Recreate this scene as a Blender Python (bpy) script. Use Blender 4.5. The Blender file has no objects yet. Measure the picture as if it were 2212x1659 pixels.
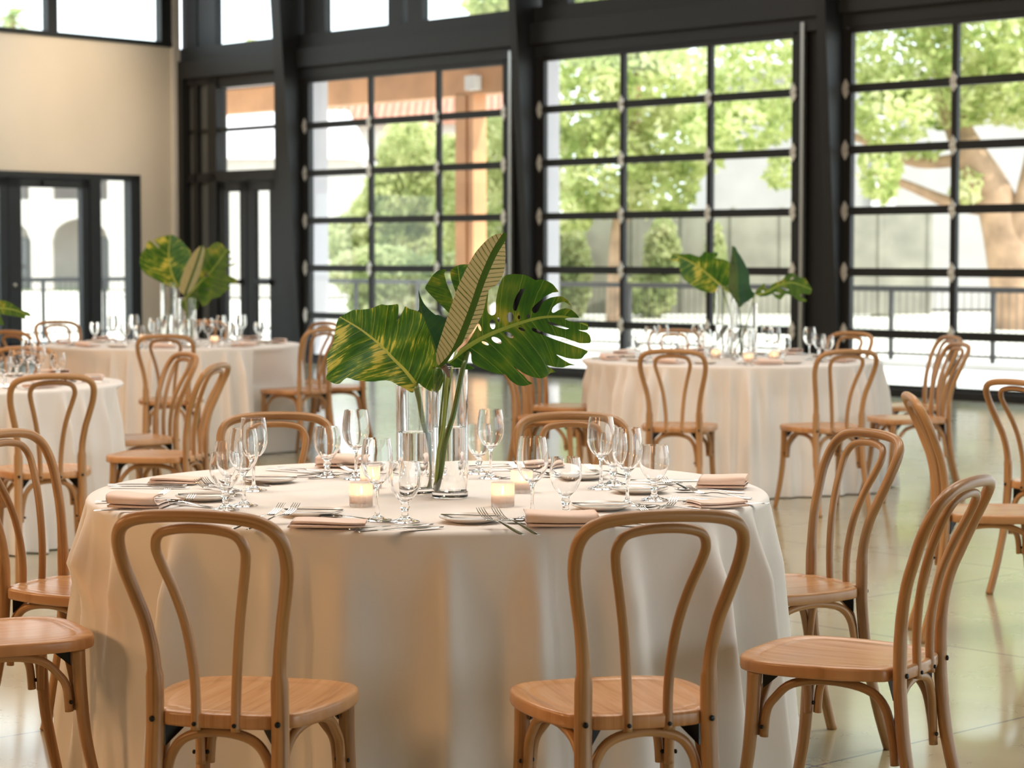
import bpy, bmesh, math, random
from mathutils import Vector, Matrix
from mathutils.geometry import delaunay_2d_cdt
PI = math.pi
SC = bpy.context.scene
COL = SC.collection
rnd = random.Random(7)
V = Vector

# ------------------------------------------------------------------ camera model (frame 2212 x 1659)
FOC, HC, HOR = 4900.0, 1.394, 550.0
TH = math.atan((829.5 - HOR) / FOC)
CT, ST = math.cos(TH), math.sin(TH)
def ray(px, py):
    a = (px - 1106) / FOC; b = (829.5 - py) / FOC
    return V((a, CT + b * ST, -ST + b * CT))
def at(px, py, z):            # point of the picture on the level z
    d = ray(px, py); t = (z - HC) / d.z
    return V((d.x * t, d.y * t, z))
def atY(px, py, Y):           # point of the picture at the distance Y
    d = ray(px, py); t = Y / d.y
    return V((d.x * t, Y, HC + d.z * t))

# ------------------------------------------------------------------ materials
def mat(name, col=(.5, .5, .5), rough=.5, metal=0, **kw):
    m = bpy.data.materials.new(name); m.use_nodes = True
    b = m.node_tree.nodes['Principled BSDF']
    b.inputs['Base Color'].default_value = (*col, 1)
    b.inputs['Roughness'].default_value = rough
    b.inputs['Metallic'].default_value = metal
    for k, v in kw.items():
        b.inputs[k].default_value = v
    return m
def N(m, t, **kw):
    n = m.node_tree.nodes.new(t)
    for k, v in kw.items():
        if k in n.inputs: n.inputs[k].default_value = v
        else: setattr(n, k, v)
    return n
def L(m, a, b): m.node_tree.links.new(a, b)
def bsdf(m): return m.node_tree.nodes['Principled BSDF']
def ramp(m, fac, stops):
    r = N(m, 'ShaderNodeValToRGB'); el = r.color_ramp.elements
    while len(el) < len(stops): el.new(.5)
    for e, (p, c) in zip(el, stops):
        e.position = p; e.color = (*c, 1)
    L(m, fac, r.inputs[0]); return r
def math_(m, op, a, b=None, c=None):
    n = N(m, 'ShaderNodeMath', operation=op)
    for i, x in enumerate((a, b, c)):
        if x is None: continue
        if isinstance(x, (int, float)): n.inputs[i].default_value = x
        else: L(m, x, n.inputs[i])
    return n.outputs[0]
M = {}
def wood(name, c1, c2, c3, rough=.38):
    m = mat(name, c1, rough); b = bsdf(m)
    uv = N(m, 'ShaderNodeUVMap')
    mp = N(m, 'ShaderNodeMapping'); mp.inputs['Scale'].default_value = (26, 1.6, 1)
    oi = N(m, 'ShaderNodeObjectInfo')
    L(m, uv.outputs[0], mp.inputs[0])
    ad = N(m, 'ShaderNodeVectorMath', operation='ADD')
    cx = N(m, 'ShaderNodeCombineXYZ'); L(m, math_(m, 'MULTIPLY', oi.outputs['Random'], 37.), cx.inputs[2])
    L(m, mp.outputs[0], ad.inputs[0]); L(m, cx.outputs[0], ad.inputs[1])
    nz = N(m, 'ShaderNodeTexNoise', Scale=1.6, Detail=6, Roughness=.62, Distortion=.5)
    L(m, ad.outputs[0], nz.inputs['Vector'])
    r = ramp(m, nz.outputs['Fac'], [(.28, c2), (.5, c1), (.72, c3)])
    hs = N(m, 'ShaderNodeHueSaturation')
    L(m, math_(m, 'MULTIPLY_ADD', oi.outputs['Random'], .22, .9), hs.inputs['Value'])
    L(m, r.outputs[0], hs.inputs['Color']); L(m, hs.outputs[0], b.inputs['Base Color'])
    bp = N(m, 'ShaderNodeBump', Strength=.12, Distance=.001)
    L(m, nz.outputs['Fac'], bp.inputs['Height']); L(m, bp.outputs[0], b.inputs['Normal'])
    return m
M['wood'] = wood('bentwood', (.39, .205, .080), (.22, .10, .034), (.49, .285, .13), .33)
M['seatwood'] = wood('seat_wood', (.50, .255, .110), (.36, .165, .062), (.57, .32, .155), .27)
M['glide'] = mat('glide_black', (.01, .01, .01), .5)
M['bolt'] = mat('bolt_black', (.015, .015, .016), .35, .6)
def cloth(name, c, scale=900, b1=.08):
    m = mat(name, c, .85); b = bsdf(m)
    b.inputs['Sheen Weight'].default_value = .15
    tc = N(m, 'ShaderNodeTexCoord')
    n1 = N(m, 'ShaderNodeTexNoise', Scale=scale, Detail=2); n2 = N(m, 'ShaderNodeTexNoise', Scale=7., Detail=4)
    L(m, tc.outputs['Object'], n1.inputs['Vector']); L(m, tc.outputs['Object'], n2.inputs['Vector'])
    bp = N(m, 'ShaderNodeBump', Strength=b1, Distance=.001); L(m, n1.outputs['Fac'], bp.inputs['Height'])
    b2 = N(m, 'ShaderNodeBump', Strength=.12, Distance=.02); L(m, n2.outputs['Fac'], b2.inputs['Height'])
    L(m, bp.outputs[0], b2.inputs['Normal']); L(m, b2.outputs[0], b.inputs['Normal'])
    return m
M['cloth'] = cloth('white_linen', (.80, .76, .72))
M['blush'] = cloth('blush_linen', (.84, .65, .55))
M['steel'] = mat('black_steel', (.009, .0095, .010), .55)
M['charcoal'] = mat('charcoal_paint', (.014, .0165, .0185), .55)
M['galv'] = mat('galvanised', (.55, .58, .58), .38, .85)
M['hinge'] = mat('zinc_hinge', (.78, .78, .74), .4, .35)
M['silver'] = mat('silver', (.58, .56, .53), .12, 1)
M['plate'] = mat('ceramic', (.80, .73, .66), .18)
M['wax'] = mat('wax', (.98, .84, .72), .5, 0, **{'Subsurface Weight': .6})
M['wax'].node_tree.nodes['Principled BSDF'].inputs['Subsurface Radius'].default_value = (.03, .015, .008)
def glass(name, rough=0, col=(1, 1, 1), ior=1.47):
    m = bpy.data.materials.new(name); m.use_nodes = True; nt = m.node_tree; nt.nodes.clear()
    o = N(m, 'ShaderNodeOutputMaterial'); g = N(m, 'ShaderNodeBsdfGlass')
    g.inputs['Color'].default_value = (*col, 1); g.inputs['Roughness'].default_value = rough; g.inputs['IOR'].default_value = ior
    L(m, g.outputs[0], o.inputs[0]); return m
M['glass'] = glass('clear_glass')
M['water'] = glass('water', 0, (.99, 1, 1), 1.33)
def pane(name, tint=(.93, .96, .95), refl=.05):   # thin window pane
    m = bpy.data.materials.new(name); m.use_nodes = True; nt = m.node_tree; nt.nodes.clear()
    o = N(m, 'ShaderNodeOutputMaterial'); t = N(m, 'ShaderNodeBsdfTransparent'); g = N(m, 'ShaderNodeBsdfGlossy')
    t.inputs[0].default_value = (*tint, 1); g.inputs['Roughness'].default_value = .02
    lw_ = N(m, 'ShaderNodeLayerWeight', Blend=.5); mx = N(m, 'ShaderNodeMixShader')
    L(m, math_(m, 'MULTIPLY_ADD', math_(m, 'POWER', lw_.outputs['Facing'], 4.), .5, .02), mx.inputs[0]); L(m, t.outputs[0], mx.inputs[1]); L(m, g.outputs[0], mx.inputs[2]); L(m, mx.outputs[0], o.inputs[0])
    return m
M['pane'] = pane('window_pane')
def votive_glass():
    m = bpy.data.materials.new('votive_glass'); m.use_nodes = True; nt = m.node_tree; nt.nodes.clear()
    o = N(m, 'ShaderNodeOutputMaterial'); t = N(m, 'ShaderNodeBsdfTranslucent'); g = N(m, 'ShaderNodeBsdfGlass')
    t.inputs[0].default_value = (1, .93, .89, 1); g.inputs['Color'].default_value = (1, .98, .96, 1); g.inputs['Roughness'].default_value = .12
    g.inputs['IOR'].default_value = 1.25
    mx = N(m, 'ShaderNodeMixShader'); mx.inputs[0].default_value = .38
    L(m, t.outputs[0], mx.inputs[1]); L(m, g.outputs[0], mx.inputs[2]); L(m, mx.outputs[0], o.inputs[0]); return m
M['votive'] = votive_glass()
def emit(name, col, s):
    m = bpy.data.materials.new(name); m.use_nodes = True; nt = m.node_tree; nt.nodes.clear()
    o = N(m, 'ShaderNodeOutputMaterial'); e = N(m, 'ShaderNodeEmission', Strength=s); e.inputs[0].default_value = (*col, 1)
    L(m, e.outputs[0], o.inputs[0]); return m
M['flame'] = emit('flame', (1, .66, .30), 170)

def plaster(name, c, sc=3, var=.06, rough=.85):
    m = mat(name, c, rough); b = bsdf(m); tc = N(m, 'ShaderNodeTexCoord')
    n = N(m, 'ShaderNodeTexNoise', Scale=sc, Detail=5); L(m, tc.outputs['Object'], n.inputs['Vector'])
    r = ramp(m, n.outputs['Fac'], [(.3, tuple(x * (1 - var) for x in c)), (.7, tuple(min(1, x * (1 + var)) for x in c))])
    L(m, r.outputs[0], b.inputs['Base Color']); return m
M['wallpaint'] = plaster('wall_paint', (.77, .71, .61), .7, .05)
M['trimwhite'] = plaster('trim_white', (.75, .72, .68))
M['ceiling'] = plaster('ceiling_paint', (.16, .14, .125))
M['stucco'] = plaster('white_stucco', (.52, .485, .45), 2, .04)
M['shadestucco'] = plaster('shaded_stucco', (.40, .375, .365), 1, .08)  # tree shade on the house wall is put into this colour
M['sidegrey'] = mat('side_panel_grey', (.13, .135, .13), .35)
M['lavender'] = plaster('grey_stucco', (.72, .68, .71), 2, .03)
M['panel'] = plaster('fence_panel', (.28, .265, .22), 1.2, .25)
M['roof'] = plaster('terracotta', (.46, .22, .15), 3, .2)
M['patio'] = plaster('patio_concrete', (.78, .75, .72), .8, .06)
M['earth'] = plaster('pale_ground', (.72, .66, .58), .2, .1)
M['lawn'] = plaster('lawn_green', (.25, .36, .10), .6, .25)
M['rail'] = mat('rail_grey', (.05, .05, .052), .5)
M['darkwin'] = mat('far_window', (.16, .16, .16), .2)
M['timber'] = plaster('timber_beam', (.60, .30, .14), 1.5, .2, .6)
M['bark'] = plaster('fig_bark', (.36, .23, .145), 2.5, .35, .8)
M['brass'] = mat('brass_hook', (.10, .09, .08), .5)

def concrete():
    m = mat('polished_concrete', (.4, .38, .33), .2); b = bsdf(m); tc = N(m, 'ShaderNodeTexCoord')
    mp = N(m, 'ShaderNodeMapping'); mp.inputs['Rotation'].default_value = (0, 0, math.radians(47.5))
    L(m, tc.outputs['Object'], mp.inputs[0])
    n1 = N(m, 'ShaderNodeTexNoise', Scale=.55, Detail=8, Roughness=.62); n2 = N(m, 'ShaderNodeTexNoise', Scale=3.5, Detail=7, Roughness=.6)
    L(m, tc.outputs['Object'], n1.inputs['Vector']); L(m, tc.outputs['Object'], n2.inputs['Vector'])
    r1 = ramp(m, n1.outputs['Fac'], [(.3, (.31, .265, .135)), (.5, (.40, .36, .22)), (.7, (.47, .43, .30))])
    r2 = ramp(m, n2.outputs['Fac'], [(.30, (.82, .82, .76)), (.5, (.97, .97, .95)), (.7, (1.02, 1.01, 1.0))])
    mx = N(m, 'ShaderNodeMixRGB', blend_type='MULTIPLY'); mx.inputs[0].default_value = 1
    L(m, r1.outputs[0], mx.inputs[1]); L(m, r2.outputs[0], mx.inputs[2])
    sep = N(m, 'ShaderNodeSeparateXYZ'); L(m, mp.outputs[0], sep.inputs[0])
    def line(o, off):
        f = math_(m, 'FRACT', math_(m, 'MULTIPLY', math_(m, 'ADD', o, off), 1 / 1.83))
        return math_(m, 'LESS_THAN', f, .0055)
    ln = math_(m, 'MAXIMUM', line(sep.outputs[0], .3), line(sep.outputs[1], .75))
    mx2 = N(m, 'ShaderNodeMixRGB'); L(m, ln, mx2.inputs[0]); L(m, mx.outputs[0], mx2.inputs[1]); mx2.inputs[2].default_value = (.07, .06, .05, 1)
    L(m, mx2.outputs[0], b.inputs['Base Color'])
    rr = N(m, 'ShaderNodeMapRange'); rr.inputs['To Min'].default_value = .2; rr.inputs['To Max'].default_value = .38
    L(m, n2.outputs['Fac'], rr.inputs[0]); L(m, rr.outputs[0], b.inputs['Roughness'])
    b.inputs['Coat Weight'].default_value = .8; b.inputs['Coat Roughness'].default_value = .11
    bp = N(m, 'ShaderNodeBump', Strength=.06, Distance=.01); L(m, n2.outputs['Fac'], bp.inputs['Height']); L(m, bp.outputs[0], b.inputs['Normal'])
    return m
M['concrete'] = concrete()

def foliage(name, c1, c2, c3, tr=.45, sc=1.2):
    m = bpy.data.materials.new(name); m.use_nodes = True; nt = m.node_tree; nt.nodes.clear()
    o = N(m, 'ShaderNodeOutputMaterial'); tc = N(m, 'ShaderNodeTexCoord')
    n = N(m, 'ShaderNodeTexNoise', Scale=sc, Detail=4, Roughness=.7); L(m, tc.outputs['Object'], n.inputs['Vector'])
    r = ramp(m, n.outputs['Fac'], [(.36, c1), (.5, c2), (.66, c3)])
    d = N(m, 'ShaderNodeBsdfDiffuse'); t = N(m, 'ShaderNodeBsdfTranslucent'); mx = N(m, 'ShaderNodeMixShader'); mx.inputs[0].default_value = tr
    L(m, r.outputs[0], d.inputs[0]); L(m, r.outputs[0], t.inputs[0]); L(m, d.outputs[0], mx.inputs[1]); L(m, t.outputs[0], mx.inputs[2]); L(m, mx.outputs[0], o.inputs[0])
    return m
M['fig'] = foliage('fig_foliage', (.18, .25, .06), (.52, .57, .23), (.82, .80, .52))
M['conifer'] = foliage('conifer_foliage', (.22, .27, .09), (.50, .53, .24), (.76, .74, .44))
M['ivy'] = foliage('ivy_foliage', (.24, .30, .12), (.48, .52, .26), (.66, .62, .42))
M['palmleaf'] = foliage('palm_foliage', (.30, .38, .16), (.42, .50, .24), (.5, .55, .3))

def leafmat(name, kind):
    m = bpy.data.materials.new(name); m.use_nodes = True; nt = m.node_tree; nt.nodes.clear()
    o = N(m, 'ShaderNodeOutputMaterial'); uv = N(m, 'ShaderNodeUVMap'); sp = N(m, 'ShaderNodeSeparateXYZ'); L(m, uv.outputs[0], sp.inputs[0])
    u, v = sp.outputs[0], sp.outputs[1]          # u along the midrib, v across (0 at the midrib)
    av = math_(m, 'ABSOLUTE', v)
    k = {'var': .55, 'cal': .55, 'mon': .45, 'dark': .5}[kind]
    ac = math_(m, 'SUBTRACT', u, math_(m, 'MULTIPLY', av, k))     # constant along a side vein
    sgn = math_(m, 'SIGN', v)
    cx = N(m, 'ShaderNodeCombineXYZ'); L(m, math_(m, 'ADD', math_(m, 'MULTIPLY', ac, 30.), math_(m, 'MULTIPLY', sgn, 7.3)), cx.inputs[0]); L(m, math_(m, 'MULTIPLY', av, 3.2), cx.inputs[1])
    st = N(m, 'ShaderNodeTexNoise', Scale=1., Detail=5, Roughness=.65, Distortion=.3); L(m, cx.outputs[0], st.inputs['Vector'])
    bl = N(m, 'ShaderNodeTexNoise', Scale=3.2, Detail=2); L(m, uv.outputs[0], bl.inputs['Vector'])
    mid = math_(m, 'LESS_THAN', av, math_(m, 'SUBTRACT', .018, math_(m, 'MULTIPLY', u, .012)))
    if kind == 'var':
        s = math_(m, 'ADD', math_(m, 'MULTIPLY', st.outputs['Fac'], .6), math_(m, 'MULTIPLY', bl.outputs['Fac'], .5))
        base = ramp(m, s, [(.40, (.018, .070, .005)), (.53, (.042, .125, .008)), (.60, (.12, .21, .012)), (.65, (.58, .50, .08))])
        midc = (.42, .42, .06)
    elif kind == 'cal':
        w = math_(m, 'PINGPONG', math_(m, 'ADD', math_(m, 'MULTIPLY', ac, 30.), math_(m, 'MULTIPLY', st.outputs['Fac'], .7)), .5)
        base = ramp(m, w, [(.0, (.05, .085, .012)), (.055, (.10, .13, .03)), (.09, (.40, .36, .17)), (.5, (.46, .40, .20))])
        midc = (.045, .10, .012); mid = math_(m, 'LESS_THAN', av, .022)
    elif kind == 'mon':
        s = math_(m, 'ADD', math_(m, 'MULTIPLY', st.outputs['Fac'], .45), math_(m, 'MULTIPLY', bl.outputs['Fac'], .6))
        base = ramp(m, s, [(.42, (.018, .075, .010)), (.53, (.040, .12, .010)), (.60, (.085, .155, .012)), (.68, (.26, .26, .03))])
        midc = (.22, .30, .05)
    else:
        base = ramp(m, bl.outputs['Fac'], [(.3, (.012, .055, .020)), (.7, (.030, .095, .020))]); midc = (.05, .12, .03)
    edgev = math_(m, 'PINGPONG', math_(m, 'MULTIPLY', ac, 8.), .5)
    vein = math_(m, 'LESS_THAN', edgev, .025) if kind in ('mon', 'var', 'dark') else math_(m, 'MULTIPLY', edgev, 0)
    mx1 = N(m, 'ShaderNodeMixRGB'); L(m, math_(m, 'MULTIPLY', vein, .45), mx1.inputs[0]); L(m, base.outputs[0], mx1.inputs[1]); mx1.inputs[2].default_value = (*midc, 1)
    mx2 = N(m, 'ShaderNodeMixRGB'); L(m, mid, mx2.inputs[0]); L(m, mx1.outputs[0], mx2.inputs[1]); mx2.inputs[2].default_value = (*midc, 1)
    p = N(m, 'ShaderNodeBsdfPrincipled'); p.inputs['Roughness'].default_value = .33
    bp = N(m, 'ShaderNodeBump', Strength=.25, Distance=.004); L(m, math_(m, 'ADD', edgev, st.outputs['Fac']), bp.inputs['Height']); L(m, bp.outputs[0], p.inputs['Normal'])
    t = N(m, 'ShaderNodeBsdfTranslucent'); mx = N(m, 'ShaderNodeMixShader'); mx.inputs[0].default_value = .34
    hs = N(m, 'ShaderNodeHueSaturation'); hs.inputs['Value'].default_value = 1.25; L(m, mx2.outputs[0], hs.inputs['Color'])
    L(m, mx2.outputs[0], p.inputs['Base Color']); L(m, hs.outputs[0], t.inputs[0])
    L(m, p.outputs[0], mx.inputs[1]); L(m, t.outputs[0], mx.inputs[2]); L(m, mx.outputs[0], o.inputs[0])
    return m
for k in ('var', 'cal', 'mon', 'dark'): M['leaf_' + k] = leafmat('leaf_' + k, k)
M['stem'] = mat('leaf_stem', (.20, .26, .04), .4)
M['stemd'] = mat('leaf_stem_dark', (.08, .13, .02), .4)
M['sheath'] = mat('leaf_sheath', (.10, .055, .025), .5)

# ------------------------------------------------------------------ mesh building
class MB:
    def __init__(s): s.v = []; s.f = []; s.uv = {}
    def box(s, x0, x1, y0, y1, z0, z1, X=None):
        b = len(s.v)
        for x, y, z in ((x0,y0,z0),(x1,y0,z0),(x1,y1,z0),(x0,y1,z0),(x0,y0,z1),(x1,y0,z1),(x1,y1,z1),(x0,y1,z1)):
            p = V((x, y, z)); s.v.append(X(p) if X else p)
        for f in ((3,2,1,0),(4,5,6,7),(0,1,5,4),(1,2,6,5),(2,3,7,6),(3,0,4,7)): s.f.append(tuple(b + i for i in f))
        return s
    def hexa(s, pts):     # eight corners, bottom four then top four
        b = len(s.v); s.v += [V(p) for p in pts]
        for f in ((3,2,1,0),(4,5,6,7),(0,1,5,4),(1,2,6,5),(2,3,7,6),(3,0,4,7)): s.f.append(tuple(b + i for i in f))
        return s
    def tube(s, pts, r, n=12, ref=None, cap=True):    # r: number, list, or list of (a, b)
        pts = [V(p) for p in pts]; b = len(s.v); m = len(pts); ln = 0
        T = [(pts[min(i+1, m-1)] - pts[max(i-1, 0)]).normalized() for i in range(m)]
        nrm = V(ref) if ref else (V((0,0,1)) if abs(T[0].z) < .9 else V((1,0,0)))
        for i in range(m):
            nrm = (nrm - T[i] * nrm.dot(T[i])).normalized(); bi = T[i].cross(nrm)
            rr = r[i] if isinstance(r, (list, tuple)) else r
            ra, rb = rr if isinstance(rr, (list, tuple)) else (rr, rr)
            if i: ln += (pts[i] - pts[i-1]).length
            for j in range(n):
                a = 2 * PI * j / n
                s.uv[len(s.v)] = (2.2 * ra * math.cos(a) + 1.5 * rb * math.sin(a), ln)
                s.v.append(pts[i] + nrm * (ra * math.cos(a)) + bi * (rb * math.sin(a)))
        for i in range(m - 1):
            for j in range(n):
                s.f.append((b+i*n+j, b+i*n+(j+1)%n, b+(i+1)*n+(j+1)%n, b+(i+1)*n+j))
        if cap:
            s.f.append(tuple(b + j for j in reversed(range(n)))); s.f.append(tuple(b + (m-1)*n + j for j in range(n)))
        return s
    def lathe(s, prof, n=32, c=(0,0,0), ribs=0, ra=0):
        b = len(s.v); c = V(c); m = len(prof)
        for (r, z) in prof:
            for j in range(n):
                a = 2 * PI * j / n
                q = r * (1 + (ra * math.cos(ribs * a) if ribs and r > .02 else 0))
                s.v.append(c + V((q * math.cos(a), q * math.sin(a), z)))
        for i in range(m - 1):
            for j in range(n): s.f.append((b+i*n+j, b+i*n+(j+1)%n, b+(i+1)*n+(j+1)%n, b+(i+1)*n+j))
        if prof[0][0] > 1e-6: s.f.append(tuple(b + j for j in reversed(range(n))))
        if prof[-1][0] > 1e-6: s.f.append(tuple(b + (m-1)*n + j for j in range(n)))
        return s
    def grid(s, P, closed=False):     # P: rows of points
        b = len(s.v); n = len(P[0])
        for r in P: s.v += [V(p) for p in r]
        for i in range(len(P) - 1):
            for j in range(n if closed else n - 1):
                s.f.append((b+i*n+j, b+i*n+(j+1)%n, b+(i+1)*n+(j+1)%n, b+(i+1)*n+j))
        return s
    def make(s, name, material, parent=None, smooth=True, auto=None):
        me = bpy.data.meshes.new(name); me.from_pydata([tuple(p) for p in s.v], [], s.f)
        me.materials.append(material)
        if s.uv:
            lay = me.uv_layers.new(name='UVMap')
            for lp in me.loops: lay.data[lp.index].uv = s.uv.get(lp.vertex_index, (0, 0))
        if smooth:
            me.polygons.foreach_set('use_smooth', [True] * len(me.polygons))
            if auto is not None: me.set_sharp_from_angle(angle=auto)
        o = bpy.data.objects.new(name, me); COL.objects.link(o)
        if parent: o.parent = parent
        return o
def tag(o, label, cat, group=None, kind=None):
    o['label'] = label; o['category'] = cat
    if group: o['group'] = group
    if kind: o['kind'] = kind
    return o
def struct(o, label, cat='wall'):
    o['kind'] = 'structure'; o['label'] = label; o['category'] = cat; return o
def empty(name, loc=(0,0,0), rz=0):
    o = bpy.data.objects.new(name, None); COL.objects.link(o); o.location = loc; o.rotation_euler = (0,0,rz); o.empty_display_size = .1
    return o
KIDS = {}
def kids(o):
    if o.name not in KIDS: KIDS[o.name] = [c for c in COL.objects if c.parent == o]
    return KIDS[o.name]
def dup(o, parent=None):
    c = o.copy(); COL.objects.link(c)
    if parent: c.parent = parent
    ch = kids(o); KIDS[c.name] = [dup(k, c) for k in ch]
    return c
def spline(P, n=8):
    P = [V(p) for p in P]; out = []
    for i in range(len(P) - 1):
        a = P[max(i-1, 0)]; b = P[i]; c = P[i+1]; d = P[min(i+2, len(P)-1)]
        for k in range(n):
            t = k / n
            out.append(.5 * ((2*b) + (c-a)*t + (2*a-5*b+4*c-d)*t*t + (3*b-a-3*c+d)*t**3))
    out.append(P[-1]); return out
def bevel(o, w, seg=2):
    b = o.modifiers.new('bevel', 'BEVEL'); b.width = w; b.segments = seg; b.limit_method = 'ANGLE'; return o

# ------------------------------------------------------------------ the bentwood chair
def make_chair():
    t = empty('bentwood_chair')
    # seat: rounded outline with shoulders notched at the rear posts
    half = [(0,.212),(.07,.211),(.125,.203),(.168,.182),(.194,.145),(.205,.09),(.205,.03),(.197,-.04),(.182,-.10),(.166,-.145),(.150,-.165),(.122,-.172),(.117,-.186),(.10,-.196),(.05,-.203),(0,-.205)]
    hp = spline([(x, y, 0) for x, y in half], 4)
    out = [(p.x, p.y) for p in hp] + [(-p.x, p.y) for p in reversed(hp[1:-1])]
    n = len(out); s = MB()
    rings = [(.0, .462), (.45, .4625), (.72, .464), (.80, .466), (.822, .4645), (.845, .4672), (.95, .4675), (.980, .4672), (.996, .4645), (1.002, .460), (1.002, .443), (.996, .4385), (.98, .437), (.5, .437), (0, .437)]
    P = []
    for k, z in rings:
        P.append([(x * k if k else x * .002, y * k if k else y * .002, z) for x, y in out])
    s.grid(P, True)
    for i, p in enumerate(s.v): s.uv[i] = (p.x, p.y)
    s.make('seat', M['seatwood'], t)
    # outer hoop continuing down into the rear legs
    r = [(.150,-.275,0),(.1435,-.240,.12),(.138,-.206,.27),(.1355,-.192,.40),(.1345,-.190,.47),(.1355,-.193,.57),(.146,-.207,.65),(.160,-.228,.71),(.1735,-.254,.775),(.1725,-.281,.83),(.150,-.299,.862),(.10,-.307,.877),(0,-.310,.882)]
    pr = r + [(-x, y, z) for x, y, z in reversed(r[:-1])]
    path = spline(pr, 6)
    rad = []
    for p in path:
        h = p.z
        w = .0138 + .0017 * min(1, max(0, (.62 - h) / .1))
        rad.append((w + (.0035 if .25 < h < .55 else 0), w))
    MB().tube(path, rad, 14, ref=(1, 0, 0)).make('back_frame', M['wood'], t)
    q = [(.043,-.199,.432),(.0435,-.196,.50),(.048,-.199,.57),(.058,-.212,.65),(.073,-.234,.72),(.089,-.261,.78),(.0935,-.278,.815),(.080,-.291,.842),(.045,-.297,.853),(0,-.299,.856)]
    MB().tube(spline(q + [(-x, y, z) for x, y, z in reversed(q[:-1])], 6), .0105, 12, ref=(1,0,0)).make('inner_hoop', M['wood'], t)
    # front legs, sabre curved
    for sx in (-1, 1):
        lp = spline([(sx*.165,.150,.438),(sx*.166,.155,.34),(sx*.170,.166,.22),(sx*.178,.190,.10),(sx*.188,.215,0)], 6)
        MB().tube(lp, [(.0185 - .006 * i / (len(lp)-1), .0175 - .005 * i / (len(lp)-1)) for i in range(len(lp))], 12, ref=(1,0,0)).make('leg', M['wood'], t)
    # bentwood arches under the seat
    def arch(a, b, off, za, zb, name='brace'):
        a = V(a); b = V(b); top = .4265; d = (b - a); o = V(off)
        pts = [a + V((0,0,za)), a + d*.02 + V((0,0,za+.06)), a + d*.08 + V((0,0,top-.05)), a + d*.22 + V((0,0,top-.013)), a + d*.5 + V((0,0,top)), a + d*.78 + V((0,0,top-.013)), a + d*.92 + V((0,0,top-.05)), a + d*.98 + V((0,0,zb+.06)), b + V((0,0,zb))]
        pts = [p + o for p in pts]
        MB().tube(spline(pts, 5), (.0105, .0095), 10, ref=(-d.y, d.x, 0)).make(name, M['wood'], t) if False else MB().tube(spline(pts, 5), .0105, 10, ref=(-d.y, d.x, 0)).make(name, M['wood'], t)
    arch((-.146,.146,0), (.146,.146,0), (0,0,0), .285, .285)
    arch((-.122,-.183,0), (.122,-.183,0), (0,.004,0), .255, .255)
    for sx in (-1, 1): arch((sx*.160,.128,0), (sx*.128,-.178,0), (0,0,0), .285, .245)
    # black bolts and corner brackets
    def bolt(p, d, rr=.006):
        p = V(p); d = V(d).normalized()
        MB().tube([p, p + d*.0035, p + d*.005], [rr, rr, rr*.5], 10).make('bolt', M['bolt'], t)
    for sx in (-1, 1):
        bolt((sx*.1345, -.2055, .452), (sx*.2, -1, 0), .0062); bolt((sx*.043, -.2075, .446), (0, -1, 0), .0048)
        bolt((sx*.110, -.190, .275), (-sx*.2, -1, 0), .005); bolt((sx*.148, .1365, .31), (0, -1, 0), .005); bolt((sx*.1745, .128, .31), (sx, 0, 0), .005)
        k = MB(); a = V((sx*.118, -.176, .436))
        k.v += [a, a + V((0, 0, -.045)), a + V((-sx*.04, .03, 0)), a + V((sx*.006, .006, 0)), a + V((sx*.006, .006, -.045)), a + V((-sx*.034, .036, 0))]
        k.f += [(0,1,2), (5,4,3), (0,3,4,1), (1,4,5,2), (2,5,3,0)]
        k.make('bracket', M['bolt'], t, smooth=False)
        k = MB(); a = V((sx*.148, .138, .436))
        k.v += [a, a + V((0, 0, -.04)), a + V((-sx*.012, -.045, 0)), a + V((sx*.006, -.004, 0)), a + V((sx*.006, -.004, -.04)), a + V((-sx*.006, -.05, 0))]
        k.f += [(0,1,2), (5,4,3), (0,3,4,1), (1,4,5,2), (2,5,3,0)]
        k.make('bracket', M['bolt'], t, smooth=False)
    return t
NEAR, RT, LT, ST_, XT = 'chairs around the nearest table', 'chairs around the far right table', 'chairs around the far left table', 'chairs around the side table', 'chairs at the right edge'
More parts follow.
